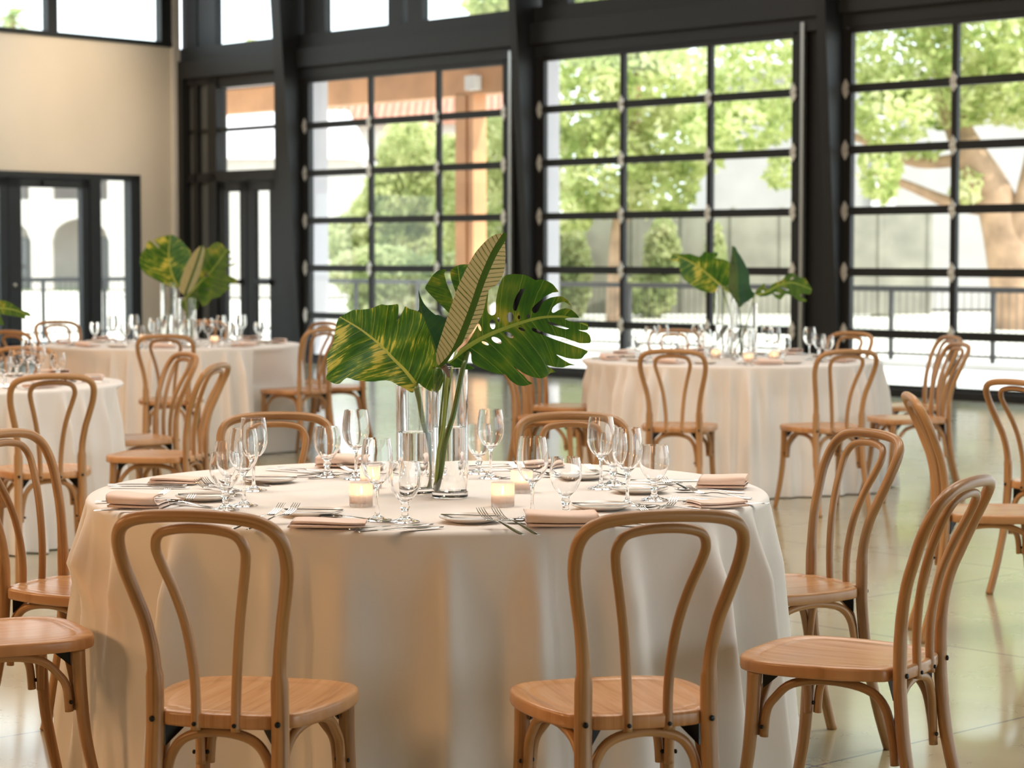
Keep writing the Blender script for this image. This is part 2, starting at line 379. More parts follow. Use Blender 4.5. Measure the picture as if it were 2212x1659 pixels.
chairs = [
 (-.553,4.735,-13.5,'front chair of the nearest table, left of the pair with backs to us',NEAR),
 (.222,4.735,15.5,'front chair of the nearest table, right of the pair with backs to us',NEAR),
 (.772,5.25,60,'large bentwood chair at right with empty seat, back turned away from nearest table',NEAR),
 (.752,6.36,114,'bentwood chair on the right of the nearest table, its seat tucked half under white cloth',NEAR),
 (.19,6.90,180,'back chair of the nearest table, hoop behind the glasses right of the vases',NEAR),
 (-.70,6.90,190,'back chair of the nearest table, hoop behind the glasses left of the vases',NEAR),
 (-1.19,6.34,-116,'bentwood chair on the left of the nearest table, hoop cut by the frame edge',NEAR),
 (-1.265,5.544,-62,'chair at bottom left of which only seat and legs show, its back out of frame',NEAR),
 (.909,12.354,-11,'chair with its back to us at the far right table, left of two',RT),
 (1.695,12.304,17.5,'chair with its back to us at the far right table, right of two',RT),
 (2.266,12.937,101,'nearer of two side-on chairs on the right of the far right table',RT),
 (2.431,14.016,103,'farther of two side-on chairs on the right of the far right table',RT),
 (2.003,14.572,135,'chair behind the far right table, hoop showing beside the black column',RT),
 (1.12,15.02,185,'chair behind the far right table, sliver of hoop behind its glasses',RT),
 (.24,13.02,-110,'nearer of two chairs left of the far right table, under the big split leaf',RT),
 (.33,13.95,-115,'farther of two chairs left of the far right table, under the big split leaf',RT),
 (1.75,8.222,-92,'curved chair back seen edge-on at right, leaning left above the nearest chair',XT),
 (2.273,9.289,-56,'chair cut by the right picture edge, hoop open towards us',XT),
 (-2.037,9.832,20,'chair with its back to us in front of the side table at left',ST_),
 (-1.656,10.555,78,'nearer of two chairs right of the left side table, seat whole in view',ST_),
 (-1.94,11.511,121,'farther of two chairs on the right side of the left side table',ST_),
 (-2.721,12.123,170,'chair behind the left side table, hoop behind its wine glasses',ST_),
 (-3.15,15.284,-35,'brown hoop of a chair at the left picture edge before the dark door',LT),
 (-3.304,17.008,-147,'thin chair hoop against the bright glass door behind the far left table',LT),
 (-2.38,17.15,178,'sliver of a chair hoop behind the far left table beside the vases',LT),
 (-2.20,14.571,3,'chair with its back to us in front of the far left table',LT),
 (-1.491,15.648,46,'chair at the right end of the far left table, nearest of three, back to us',LT),
 (-1.25,16.06,97,'chair beside the far left table whose back hides behind the variegated leaf',LT),
 (-1.62,16.75,132,'arched chair back farthest of three at the right end of the far left table',LT),
]
proto = make_chair()
for i, (x, y, a, lab, g) in enumerate(chairs):
    c = proto if i == 0 else dup(proto)
    c.location = (x, y, 0); c.rotation_euler = (0, 0, math.radians(a)); tag(c, lab, 'chair', g)

# ------------------------------------------------------------------ tablecloths
TZ = .757
TABLES = {'near': (-.224, 6.11, 3), 'right': (1.34, 13.85, 5), 'left': (-2.43, 16.2, 9), 'side': (-2.86, 11.27, 14)}
def seat_limits(cx, cy, nth, R):
    lim = [9.] * nth
    ol = [(.0,.245),(.205,.245),(.23,.15),(.23,.02),(.205,-.15),(-.205,-.15),(-.23,.02),(-.23,.15),(-.205,.245)]
    for (x, y, a, *_ ) in chairs:
        if math.hypot(x - cx, y - cy) > 1.7: continue
        a = math.radians(a); c, s = math.cos(a), math.sin(a); W_ = [(x + p*c - q*s - cx, y + p*s + q*c - cy) for p, q in ol]
        for j in range(nth):
            th = 2*PI*j/nth; dx, dy = math.cos(th), math.sin(th)
            for i in range(len(W_)):
                (x1, y1), (x2, y2) = W_[i-1], W_[i]; ex, ey = x2-x1, y2-y1; den = dx*ey - dy*ex
                if abs(den) < 1e-9: continue
                t = (x1*ey - y1*ex) / den; u = (x1*dy - y1*dx) / den
                if t > 0 and 0 <= u <= 1: lim[j] = min(lim[j], t - .02)
    k = 4
    m = [min(lim[(j+d) % nth] + .00 for d in range(-k, k+1)) for j in range(nth)]
    m = [min(x, R + .22) for x in m]
    return [sum(m[(j+d) % nth] for d in range(-2, 3)) / 5 for j in range(nth)]
def tablecloth(cx, cy, seed, label, R=.915, nf=17, amp=.036, front=.9, fw=.12):
    rg = random.Random(seed); nth = 560; P = []
    folds = []; a = rg.random() * 6.28
    while len(folds) < nf:
        folds.append((a, rg.uniform(.45, 1.05) * fw, rg.uniform(.3, 1.5))); a += 2 * PI / nf * rg.uniform(.7, 1.3)
    def fold(th, t):
        f = 0
        for (c, w, h) in folds:
            d = (th - c + PI) % (2*PI) - PI
            ww = w * (.55 + .75 * t)
            f += h * math.exp(-(d / ww) ** 2)
        fr = .5 + .5 * math.cos(th + PI/2)          # 1 towards the camera
        return f * (1 - (1 - front) * fr ** 3)
    mean = sum(fold(2*PI*j/nth, .7) for j in range(nth)) / nth
    step = [(-1.86, .010, -1), (-1.22, .012, 1), (-2.75, .012, 1), (.35, .012, 1)]     # pressed creases and laps
    rings = [0, .3, .6, .85, .96]
    for k in rings: P.append([(R*k*math.cos(2*PI*j/nth), R*k*math.sin(2*PI*j/nth), TZ) for j in range(nth)])
    for k in range(1, 6):
        ang = k / 5 * PI / 2; rr = .016
        P.append([((R - rr + rr*math.sin(ang))*math.cos(2*PI*j/nth), (R - rr + rr*math.sin(ang))*math.sin(2*PI*j/nth), TZ - rr + rr*math.cos(ang)) for j in range(nth)])
    nz = 30; lim = seat_limits(cx, cy, nth, R)
    for k in range(1, nz + 1):
        t = k / nz; row = []
        for j in range(nth):
            th = 2 * PI * j / nth
            e = min(1, t * 4.5) * (.6 + .5 * t)
            rr = R + .055 * t + amp * 1.5 * e * (fold(th, t) - mean)
            for c, h, sg in step:
                d = ((th - c - .03 * t + PI) % (2*PI) - PI)
                if 0 <= d * sg < .18: rr += h * (1 - d * sg / .18) * min(1, t * 4)
            rr = max(rr, R - .004 - .045 * min(1, t * 2))
            zz = (TZ - .016) * (1 - t); q = min(1, max(0, (TZ - zz) / (TZ - .49)))
            rr = min(rr, R + (lim[j] - R) * q if lim[j] < R else lim[j] + (1 - q) * .1)
            row.append((rr*math.cos(th), rr*math.sin(th), max(.006, (TZ - .016) * (1 - t) + .006)))
        P.append(row)
    b = MB().grid(P, True)
    o = b.make('tablecloth', M['cloth'], None, True); o.location = (cx, cy, 0)
    return tag(o, label, 'tablecloth', 'white round tablecloths')
tablecloth(*TABLES['near'], 'white floor-length cloth over the nearest round table', nf=26, amp=.060, front=1., fw=.095)
tablecloth(*TABLES['right'], 'white floor-length cloth over the far right round table', nf=46, amp=.062, front=1., fw=.05)
tablecloth(*TABLES['left'], 'white floor-length cloth over the far left round table', nf=40, amp=.062, front=1., fw=.05)
tablecloth(*TABLES['side'], 'white floor-length cloth over the side table cut by the left edge', nf=42, amp=.062, front=1., fw=.05)

# ------------------------------------------------------------------ glassware, candles, vases
def shell(prof, t=.0013, zin=None):
    """outer profile from foot to rim, closed by an inner wall down to zin"""
    inner = [(r - t, z) for r, z in reversed(prof) if z >= zin]
    inner[-1] = (0, zin + .0005)
    return [(0, 0)] + prof + inner
def cprof(P, n=4): return [(max(p.x, .0), p.y) for p in spline([(r, z, 0) for r, z in P], n)]
def wine_mesh():
    foot = cprof([(.034,0),(.0355,.0018),(.030,.0042),(.017,.0075),(.008,.0125),(.0048,.024),(.0040,.045),(.0042,.068),(.0060,.080),(.0125,.0885),(.0235,.0985),(.0335,.114),(.0383,.132),(.0383,.148),(.0362,.172),(.0318,.197)])
    return MB().lathe(shell(foot, .0012, .089), 36)
def goblet_mesh():
    foot = cprof([(.034,0),(.0355,.0018),(.030,.0045),(.017,.0085),(.0095,.014),(.0078,.022),(.0085,.029),(.0115,.036),(.0095,.0425),(.0100,.048),(.0180,.056),(.0285,.0685),(.0365,.086),(.0392,.104),(.0385,.120),(.0345,.144)])
    return MB().lathe(shell(foot, .0013, .052), 36)
def one_mesh(name, mb, m):
    o = mb.make(name, m, None, True, .7); return o
PROTO = {}
def place(kind, mk, mname, p, rz=0):
    if kind not in PROTO:
        o = one_mesh(kind, mk(), M[mname]); PROTO[kind] = o
    else:
        o = PROTO[kind].copy(); COL.objects.link(o)
    o.location = p; o.rotation_euler = (0, 0, rz); return o
ITEMS = []        # (object, word, table, group) - labelled later from left to right
def proj(p):
    x, y, z = p[0], p[1], p[2] - HC; d = y*CT - z*ST
    return 1106 + FOC * x / d, 829.5 - FOC * (y*ST + z*CT) / d
near_w = [(815,1124),(1150,1119),(1355,1091),(1298,1056),(1060,1033),(769,1035),(548,1060),(527,1093)]
near_g = [(875,1128),(1222,1115),(1413,1081),(1325,1047),(1034,1023),(707,1030),(494,1071),(487,1102)]
NW = ['in front of the left votives','right of the right votives','nearest the right-hand chair side, with bowl before the far napkins','second from the right, behind the plate','right of the tall vase at the back','at the back left of the short vase','tallest of the four clustered at left','with long stem at the front of the left cluster']
for i, (x, y) in enumerate(near_w):
    o = place('wine_glass', wine_mesh, 'glass', at(x, y, TZ + .0008)); ITEMS.append((o, 'wine glass', 'near', 'wine glasses on the nearest table'))
for i, (x, y) in enumerate(near_g):
    o = place('water_goblet', goblet_mesh, 'glass', at(x, y, TZ + .0008)); ITEMS.append((o, 'water goblet', 'near', 'water goblets on the nearest table'))
def atXZ(px, Z): return V(((px - 1106) / FOC * Z, Z, TZ + .0008))
for tb, ws, gs in (
  ('right', [(1405,13.95),(1432,14.2),(1506,14.3),(1615,13.4),(1657,14.3),(1673,14.05),(1749,13.75),(1524,13.35)], [(1377,13.8),(1476,14.45),(1530,14.2),(1693,13.5),(1770,14.05),(1788,13.8),(1590,14.5),(1462,13.35)]),
  ('left', [(243,16.5),(289,16.6),(370,16.85),(408,16.3),(478,16.4),(522,16.6),(332,15.75),(450,15.7)], [(205,16.5),(270,16.3),(339,16.7),(494,16.7),(559,16.55),(425,16.75),(300,15.8),(512,16.0)]),
  ('side', [(60,11.75),(82,11.2)], [(124,11.4),(8,10.95),(35,11.8)])):
    for px, Z in ws:
        o = place('wine_glass', wine_mesh, 'glass', atXZ(px, Z)); ITEMS.append((o, 'wine glass', tb, 'wine glasses on the %s table' % tb))
    for px, Z in gs:
        o = place('water_goblet', goblet_mesh, 'glass', atXZ(px, Z)); ITEMS.append((o, 'water goblet', tb, 'water goblets on the %s table' % tb))
# votives
VOT = None
def votive(p):
    global VOT
    if VOT is None:
        t = empty('votive_candle')
        MB().lathe([(0,0),(.0275,0),(.0292,.003),(.0296,.03),(.0296,.0605),(.0285,.0615),(.0268,.0605),(.0266,.012),(.0255,.009),(0,.009)], 72, ribs=24, ra=.012).make('holder', M['votive'], t, True, .7)
        MB().lathe([(0,.0095),(.0205,.0095),(.0212,.012),(.0212,.030),(.020,.0315),(0,.0305)], 28).make('wax', M['wax'], t)
        MB().lathe([(0,.031),(.0022,.0335),(.0036,.038),(.0026,.045),(.0008,.052),(0,.053)], 12).make('flame', M['flame'], t)
        VOT = t; c = t
    else: c = dup(VOT)
    c.location = p; return c
VOT_PX = [(780,1094),(801,1054),(1086,1094),(1127,1064)]
for (x, y), lab in zip(VOT_PX, ('lit votive candle in ribbed glass at the front left of the vases','lit votive candle half hidden behind a wine glass left of the vases','lit votive candle in ribbed glass nearest right of the tall vase','lit votive candle behind another, right of the tall vase')):
    tag(votive(at(x, y, TZ)), lab, 'candle', 'votive candles on the nearest table')
for tb, ps in (('right', [(1547,13.85),(1617,13.3),(1672,13.55)]), ('left', [(309,16.35),(463,16.1)])):
    for px, Z in ps: ITEMS.append((votive(atXZ(px, Z)), 'lit votive candle', tb, 'votive candles on the %s table' % tb))
# vases
def vase(p, r, h, wl, label, group):
    t = empty('cylinder_vase', p); w = .0035; bt = .014
    MB().lathe([(0,0),(r-.003,0),(r,.003),(r,h-.001),(r-.0015,h),(r-w,h-.001),(r-w,bt+.004),(r-w-.004,bt),(0,bt)], 64).make('glass_wall', M['glass'], t, True, .6)
    g = .0002
    MB().lathe([(0,bt+g),(r-w-.004,bt+g),(r-w-g,bt+.004),(r-w-g,wl),(r-w-.002,wl-.0006),(0,wl-.0006)], 64).make('water', M['water'], t, True, .6)
    return tag(t, label, 'vase', group)
VR = at(972, 1074, TZ + .0008); VL = at(897, 1066, TZ + .0008)
vase(VR, .0475, .342, .185, 'taller clear cylinder vase on the nearest table holding the split leaf', 'cylinder vases')
vase(VL, .0505, .290, .165, 'shorter clear cylinder vase on the nearest table holding the variegated leaf', 'cylinder vases')
vase(atXZ(1608, 13.8), .078, .345, .19, 'wide clear vase on the far right table, shorter of two', 'cylinder vases')
vase(atXZ(1566, 14.15), .058, .44, .20, 'tall clear vase on the far right table behind its wider neighbour', 'cylinder vases')
vase(atXZ(404, 16.1), .066, .33, .18, 'clear vase on the far left table, right of two', 'cylinder vases')
vase(atXZ(364, 16.35), .058, .43, .2, 'taller clear vase on the far left table, left of two', 'cylinder vases')

# ------------------------------------------------------------------ leaves
def inside(p, poly):
    x, y = p; r = False; n = len(poly)
    for i in range(n):
        x1, y1 = poly[i]; x2, y2 = poly[i-1]
        if (y1 > y) != (y2 > y) and x < (x2-x1)*(y-y1)/(y2-y1) + x1: r = not r
    return r
def smooth2(P, n=3):
    P = [V((x, y, 0)) for x, y in P]; m = len(P); out = []
    for i in range(m):
        a, b, c, d = P[i-1], P[i], P[(i+1)%m], P[(i+2)%m]
        for k in range(n):
            t = k / n; q = .5 * ((2*b) + (c-a)*t*.7 + (2*b*0 - 3*b + 3*c - (c-a)*.7*2 - (d-b)*.7)*t*t*2 * .5 + 0*a) if False else None
            # gentle cardinal spline
            m0 = (c - a) * .32; m1 = (d - b) * .32
            h = (2*t**3-3*t**2+1)*b + (t**3-2*t**2+t)*m0 + (-2*t**3+3*t**2)*c + (t**3-t**2)*m1
            out.append((h.x, h.y))
    return out
def leaf(name, outline, mid, Y0, material, tilt=(0, 0), fold=0, cup=0, wav=0, holes=(), seed=1, n=3, step=None):
    """outline, mid in picture coordinates at the distance Y0; fold lifts the halves, cup bends the blade along its length"""
    out = smooth2(outline, n); rg = random.Random(seed)
    md = [V((p.x, p.y)) for p in spline([(x, y, 0) for x, y in mid], 6)]
    cum = [0]
    for i in range(1, len(md)): cum.append(cum[-1] + (md[i] - md[i-1]).length)
    Lm = cum[-1]
    def uv(x, y):
        best = None; q = V((x, y))
        for i in range(len(md) - 1):
            a, b = md[i], md[i+1]; ab = b - a; t = (q - a).dot(ab) / max(ab.length_squared, 1e-9)
            lo = -1e9 if i == 0 else 0; hi = 1e9 if i == len(md) - 2 else 1
            t = min(max(t, lo), hi); c = a + ab * t; d = (q - c).length
            if best is None or d < best[0]:
                s = ab.x * (q.y - a.y) - ab.y * (q.x - a.x)
                best = (d, (cum[i] + t * ab.length) / Lm, d / Lm * (1 if s > 0 else -1))
        return best[1], best[2]
    pts = list(out); edges = [(i, (i+1) % len(out)) for i in range(len(out))]
    hs = []
    for h in holes:
        b = len(pts); hs.append(h); pts += h; edges += [(b+i, b+(i+1) % len(h)) for i in range(len(h))]
    xs = [p[0] for p in out]; ys = [p[1] for p in out]
    stp = step or max(max(xs)-min(xs), max(ys)-min(ys)) / 34
    y = min(ys)
    while y < max(ys):
        x = min(xs)
        while x < max(xs):
            q = (x + rg.uniform(-.2, .2)*stp, y + rg.uniform(-.2, .2)*stp)
            if inside(q, out) and not any(inside(q, h) for h in hs): pts.append(q)
            x += stp
        y += stp
    for p in md: 
        if inside((p.x, p.y), out): pts.append((p.x, p.y))
    vv, ee, ff, *_ = delaunay_2d_cdt([V(p) for p in pts], edges, [], 0, 1e-4)
    b = MB()
    for i, p in enumerate(vv):
        u, v = uv(p.x, p.y); s = Y0 / FOC
        dx = (p.x - md[0].x) * s; dy = (md[0].y - p.y) * s
        Y = Y0 + tilt[0] * dx + tilt[1] * dy + (fold * abs(v) + cup * u * u + wav * math.sin(u * 17 + (2 if v > 0 else 0)) * min(abs(v)*3, .6) ) * Lm * s
        b.v.append(atY(p.x, p.y, Y)); b.uv[i] = (u, v)
    for f in ff:
        cx = sum(vv[i].x for i in f) / len(f); cy = sum(vv[i].y for i in f) / len(f)
        if inside((cx, cy), out) and not any(inside((cx, cy), h) for h in hs): b.f.append(tuple(f))
    used = sorted({i for f in b.f for i in f}); mp = {k: j for j, k in enumerate(used)}
    nb = MB(); nb.v = [b.v[k] for k in used]; nb.uv = {mp[k]: b.uv[k] for k in used}; nb.f = [tuple(mp[i] for i in f) for f in b.f]
    root = empty(name, atY(md[0].x, md[0].y, Y0))
    o = nb.make('blade', material, None, True)
    for vtx in o.data.vertices: vtx.co -= root.location
    o.parent = root
    return root, o
def stalk(root, pts, r0, r1, m, name='stem'):
    P = spline(pts, 8); n = len(P)
    o = MB().tube([p - root.location for p in P], [r0 + (r1-r0)*i/(n-1) for i in range(n)], 10).make(name, M[m], root)
    return o
def sc(P, ox, oy, k): return [(ox + x*k, oy + y*k) for x, y in P]
def ell(cx, cy, rx, ry, a=0, n=14):
    a = math.radians(a); return [(cx + rx*math.cos(t)*math.cos(a) - ry*math.sin(t)*math.sin(a), cy + rx*math.cos(t)*math.sin(a) + ry*math.sin(t)*math.cos(a)) for t in [2*PI*i/n for i in range(n)]]
LG = 'tropical leaves in the nearest vases'
K1 = .16275
# variegated leaf, left
o1 = [(1330,1300),(1315,1385),(1290,1402),(1240,1380),(1180,1340),(1100,1300),(1010,1250),(930,1240),(850,1245),(790,1256),(650,1250),(540,1238),(470,1215),(425,1205),(380,1235),(340,1275),(295,1288),(230,1270),(150,1225),(165,1130),(160,1000),(165,905),(220,800),(250,720),(270,600),(290,480),(325,400),(400,360),(510,305),(620,300),(740,285),(830,250),(890,228),(950,240),(1040,235),(1105,228),(1112,320),(1102,400),(1090,452),(1130,390),(1180,300),(1200,258),(1260,290),(1350,315),(1420,360),(1490,520),(1550,700),(1605,880),(1650,1010),(1700,1140),(1705,1240),(1660,1360),(1600,1403),(1500,1365),(1430,1320),(1375,1275)]
m1 = [(1338,1285),(1200,1110),(1050,960),(870,770),(700,630),(560,530),(330,395)]
r, o = leaf('variegated_leaf', sc(o1,680,620,K1), sc(m1,680,620,K1), VL.y - .075, M['leaf_var'], tilt=(.45,.1), fold=-.35, cup=-.10, wav=.03, seed=2)
tag(r, 'broad variegated green and yellow leaf in the shorter vase', 'leaf', LG)
b0 = atY(897.5, 829, VL.y - .075)
stalk(r, [b0, atY(899,834,VL.y-.05), atY(901,845,VL.y-.035), atY(906,866,VL.y-.028), atY(913,908,VL.y-.02), atY(923,952,VL.y-.012), atY(928.5,1020,VL.y-.01), VL + V((.032, -.012, .016))], .0078, .0062, 'stem')
# split (monstera) leaf, right
o2 = [(265,1290),(330,1190),(420,1120),(520,960),(600,800),(640,640),(600,470),(640,400),(706,395),(706,430),(696,560),(692,680),(712,722),(748,746),(788,732),(805,690),(806,560),(825,450),(850,350),(890,260),(940,210),(1050,195),(1180,205),(1270,240),(1330,278),(1400,265),(1480,285),(1560,330),(1610,390),(1640,435),(1560,442),(1450,500),(1380,560),(1312,620),(1283,662),(1295,705),(1330,718),(1370,680),(1402,612),(1445,556),(1530,510),(1640,492),(1700,500),(1760,550),(1815,632),(1740,577),(1690,566),(1620,590),(1562,640),(1545,690),(1562,712),(1592,704),(1650,670),(1730,650),(1800,665),(1860,710),(1912,776),(1830,774),(1742,784),(1724,796),(1770,815),(1850,835),(1930,842),(1990,838),(2024,850),(2030,885),(2025,935),(1950,945),(1900,938),(1955,957),(2010,972),(2050,1010),(2065,1060),(2055,1112),(1920,1115),(1850,1090),(1700,1040),(1560,1008),(1440,968),(1340,925),(1287,910),(1280,938),(1320,966),(1440,1007),(1580,1062),(1700,1102),(1850,1152),(2025,1220),(1985,1270),(1940,1320),(1850,1326),(1740,1310),(1608,1265),(1680,1320),(1780,1380),(1862,1406),(1780,1410),(1690,1436),(1590,1430),(1478,1405),(1540,1450),(1605,1498),(1530,1510),(1470,1560),(1400,1582),(1280,1560),(1150,1500),(1060,1425),(1040,1420),(1100,1480),(1170,1540),(1230,1610),(1290,1650),(1180,1682),(1090,1670),(1000,1610),(945,1545),(920,1522),(870,1530),(760,1502),(620,1450),(520,1400),(482,1350),(478,1270),(470,1235),(440,1213),(405,1240),(402,1310),(430,1390),(525,1446),(460,1466),(330,1456),(230,1420),(155,1366),(205,1340)]
H2 = [[(1195,382),(1130,400),(1080,480),(1045,560),(1031,640),(1045,680),(1075,686),(1100,620),(1140,510),(1180,420)], ell(995,770,45,68), ell(1112,770,17,27), ell(1238,755,23,28), ell(762,865,36,64,-8), ell(840,803,16,31,-10), ell(590,905,18,52,-20), ell(1150,930,50,17,24), ell(980,1005,68,30,30), ell(815,1075,76,34,30), ell(665,1115,52,18,25), [(1478,828),(1560,840),(1660,880),(1780,920),(1740,930),(1640,905),(1530,868)]]
m2 = [(255,1290),(480,1130),(700,1010),(930,915),(1180,830),(1400,775),(1620,760),(1760,772),(1925,838)]
r, o = leaf('monstera_leaf', sc(o2,940,560,K1), sc(m2,940,560,K1), 5.90, M['leaf_mon'], tilt=(-.30,.15), fold=.22, cup=.10, wav=.02, holes=[sc(h,940,560,K1) for h in H2], seed=3, n=2)
tag(r, 'large dark green split leaf with holes spreading right from the taller vase', 'leaf', LG)
stalk(r, [atY(1012,752,5.905), atY(1006,778,5.895), atY(999,800,5.88), atY(980,893,5.86), atY(961,960,5.85), VR + V((-.030, -.008, .021))], .0055, .0078, 'stemd')
# upper lobes of the second split leaf
o3 = [(1465,880),(1500,800),(1570,700),(1640,640),(1742,622),(1720,680),(1732,740),(1756,830),(1800,930),(1846,1045),(1878,955),(1840,850),(1806,740),(1800,640),(1860,590),(1950,560),(2060,565),(2130,600),(2150,800),(2100,1000),(2000,1250),(1920,1330),(1860,1290),(1770,1195),(1680,1105),(1560,990)]
m3 = [(1930,1330),(1950,1100),(1930,850),(1900,600)]
r, o = leaf('monstera_leaf', sc(o3,680,480,K1), sc(m3,680,480,K1), 6.12, M['leaf_mon'], tilt=(.1,.3), fold=.3, seed=4)
tag(r, 'two-lobed split leaf standing behind the long pale leaf', 'leaf', LG)
stalk(r, [atY(994,696,6.12), atY(984,760,6.02), atY(977,793,5.93), atY(962,900,5.87), VR + V((-.030, .012, .018))], .0032, .0034, 'stem')
# dark folded leaf
o4 = [(1378,30),(1402,120),(1450,220),(1520,300),(1600,368),(1640,370),(1720,410),(1760,470),(1710,620),(1650,800),(1602,886),(1540,870),(1450,790),(1380,680),(1340,545),(1325,425),(1345,340),(1382,300),(1386,180),(1376,90)]
m4 = [(1620,880),(1560,700),(1480,500),(1410,300),(1382,60)]
r, o = leaf('broad_leaf', sc(o4,680,620,K1), sc(m4,680,620,K1), 6.03, M['leaf_dark'], tilt=(-.1,.1), fold=.4, seed=5)
tag(r, 'small dark green folded leaf between the variegated and the long pale leaf', 'leaf', LG)
stalk(r, [atY(943.6,763,6.03), atY(953,783,5.96), atY(960,812,5.88), atY(950,930,5.85), VR + V((-.026, .004, .0165))], .0028, .003, 'stemd')
# long pale leaf
K6 = .31646
o5 = [(1565,168),(1480,181),(1420,222),(1350,300),(1290,405),(1230,535),(1170,705),(1120,855),(1085,972),(1082,1040),(1108,1085),(1150,1060),(1200,985),(1262,920),(1332,838),(1400,720),(1438,560),(1500,518),(1542,440),(1556,330),(1552,230)]
m5 = [(1128,1075),(1190,1005),(1252,880),(1330,680),(1400,480),(1480,300),(1562,172)]
r, o = leaf('calathea_leaf', sc(o5,600,450,K6), sc(m5,600,450,K6), 5.785, M['leaf_cal'], tilt=(.05,-.05), fold=.18, cup=.02, seed=6)
tag(r, 'long narrow pale leaf with dark veins standing upright in the taller vase', 'leaf', LG)
stalk(r, [atY(957,790,5.79), atY(966,802,5.80), atY(969,815,5.81)], .009, .0045, 'sheath', 'sheath')
stalk(r, [atY(968,806,5.805), atY(963,850,5.82), atY(957,918,5.83), atY(946,985,5.835), VR + V((-.038, .003, .017))], .0046, .0042, 'stem')

# far right table
K5 = .16275; G5 = 'tropical leaves on the far right table'
oa = [(175,300),(205,222),(300,240),(430,235),(560,272),(620,210),(700,222),(800,215),(795,262),(760,290),(880,310),(960,350),(970,450),(960,760),(870,680),(822,642),(770,742),(650,745),(540,710),(430,640),(340,560),(300,460),(290,350),(240,335),(190,318)]
r, o = leaf('variegated_leaf', sc(oa,1420,510,K5), sc([(850,665),(600,450),(420,330),(205,235)],1420,510,K5), 14.1, M['leaf_var'], tilt=(.4,.2), fold=.3, seed=7)
tag(r, 'dark variegated leaf leaning left on the far right table', 'leaf', G5)
stalk(r, [atY(1559,618,14.1), atY(1572,660,14.12), atY(1579,695,14.13), atXZ(1575, 14.15) + V((0, 0, .02))], .004, .004, 'stem')
ob = [(990,132),(1040,150),(1062,205),(1110,270),(1170,380),(1220,500),(1232,680),(1300,785),(1220,850),(1150,900),(1090,952),(1040,870),(980,780),(945,700),(955,480),(985,250)]
r, o = leaf('calathea_leaf', sc(ob,1420,510,K5), sc([(1088,948),(1065,700),(1060,450),(1000,140)],1420,510,K5), 13.75, M['leaf_var'], tilt=(-.2,.1), fold=.4, seed=8)
o.data.materials[0] = M['leaf_dark']
tag(r, 'upright pointed green leaf in the middle of the far right table', 'leaf', G5)
stalk(r, [atY(1597,664,13.75), atY(1600,700,13.78), atXZ(1603, 13.8) + V((0, 0, .02))], .004, .004, 'stemd')
oc = [(1290,760),(1340,690),(1420,620),(1432,680),(1470,700),(1530,630),(1640,590),(1720,510),(1800,490),(1870,540),(1960,560),(2010,640),(2050,710),(2030,770),(1940,768),(1890,790),(1985,852),(1960,872),(1880,860),(1780,790),(1700,770),(1640,842),(1570,820),(1530,770),(1440,800),(1350,800)]
r, o = leaf('monstera_leaf', sc(oc,1420,510,K5), sc([(1290,790),(1450,740),(1620,650),(1800,620),(2030,700)],1420,510,K5), 13.7, M['leaf_mon'], tilt=(-.3,.1), holes=[sc(ell(1690,700,60,16,20),1420,510,K5), sc(ell(1800,560,40,14,-20),1420,510,K5), sc(ell(1590,760,45,14,10),1420,510,K5), sc(ell(1400,735,20,14),1420,510,K5)], seed=9)
tag(r, 'split leaf reaching right over the edge of the far right table vase', 'leaf', G5)
stalk(r, [atY(1630,638,13.7), atY(1622,668,13.75), atY(1605,722,13.79), atXZ(1584, 13.76) + V((0, 0, .02))], .004, .004, 'stem')
# far left table
K4 = .12658; G4 = 'tropical leaves on the far left table'
oa = [(335,228),(280,300),(268,370),(200,450),(170,600),(190,700),(280,810),(400,880),(520,940),(620,1005),(800,1040),(870,1000),(920,800),(980,650),(1055,450),(980,340),(880,230),(800,170),(720,135),(600,150),(500,180),(420,222),(512,352),(480,348),(400,272)]
r, o = leaf('variegated_leaf', sc(oa,280,490,K4), sc([(820,1015),(720,800),(665,500),(690,150)],280,490,K4), 16.35, M['leaf_var'], tilt=(.3,0), fold=.25, seed=10)
tag(r, 'round green leaf with a yellow patch on the far left table', 'leaf', G4)
stalk(r, [atY(384,618,16.35), atY(370,650,16.36), atXZ(360, 16.36) + V((0, 0, .02))], .004, .004, 'stem')
ob = [(1238,312),(1150,370),(1060,480),(960,660),(880,880),(845,1050),(870,1122),(950,1165),(1060,1080),(1140,950),(1200,800),(1250,600),(1282,420),(1270,340)]
r, o = leaf('calathea_leaf', sc(ob,280,490,K4), sc([(940,1170),(1060,850),(1160,570),(1236,318)],280,490,K4), 15.95, M['leaf_cal'], tilt=(.2,0), fold=.3, seed=11)
tag(r, 'pale narrow leaf with dark midrib on the far left table', 'leaf', G4)
stalk(r, [atY(399,638,15.95), atY(402,670,16.02), atXZ(404, 16.07) + V((0, 0, .02))], .004, .004, 'stem')
oc = [(1290,360),(1340,370),(1400,300),(1500,258),(1580,290),(1640,360),(1735,432),(1662,485),(1668,530),(1720,540),(1795,508),(1730,562),(1655,580),(1668,630),(1740,640),(1842,600),(1760,664),(1662,685),(1652,810),(1820,890),(1830,965),(1660,972),(1725,1052),(1640,1092),(1540,1200),(1400,1232),(1362,1292),(1262,1362),(1200,1292),(1150,1200),(1170,1382),(1062,1432),(1000,1300),(955,1450),(872,1352),(862,1292),(950,1200),(1050,1100),(1150,950),(1200,780),(1240,560)]
r, o = leaf('monstera_leaf', sc(oc,280,490,K4), sc([(960,1200),(1200,950),(1400,750),(1640,420)],280,490,K4), 16.12, M['leaf_mon'], tilt=(-.2,.1), holes=[sc(ell(1310,832,45,16),280,490,K4), sc(ell(1320,1068,45,14,10),280,490,K4), sc(ell(1330,770,18,14),280,490,K4)], seed=12)
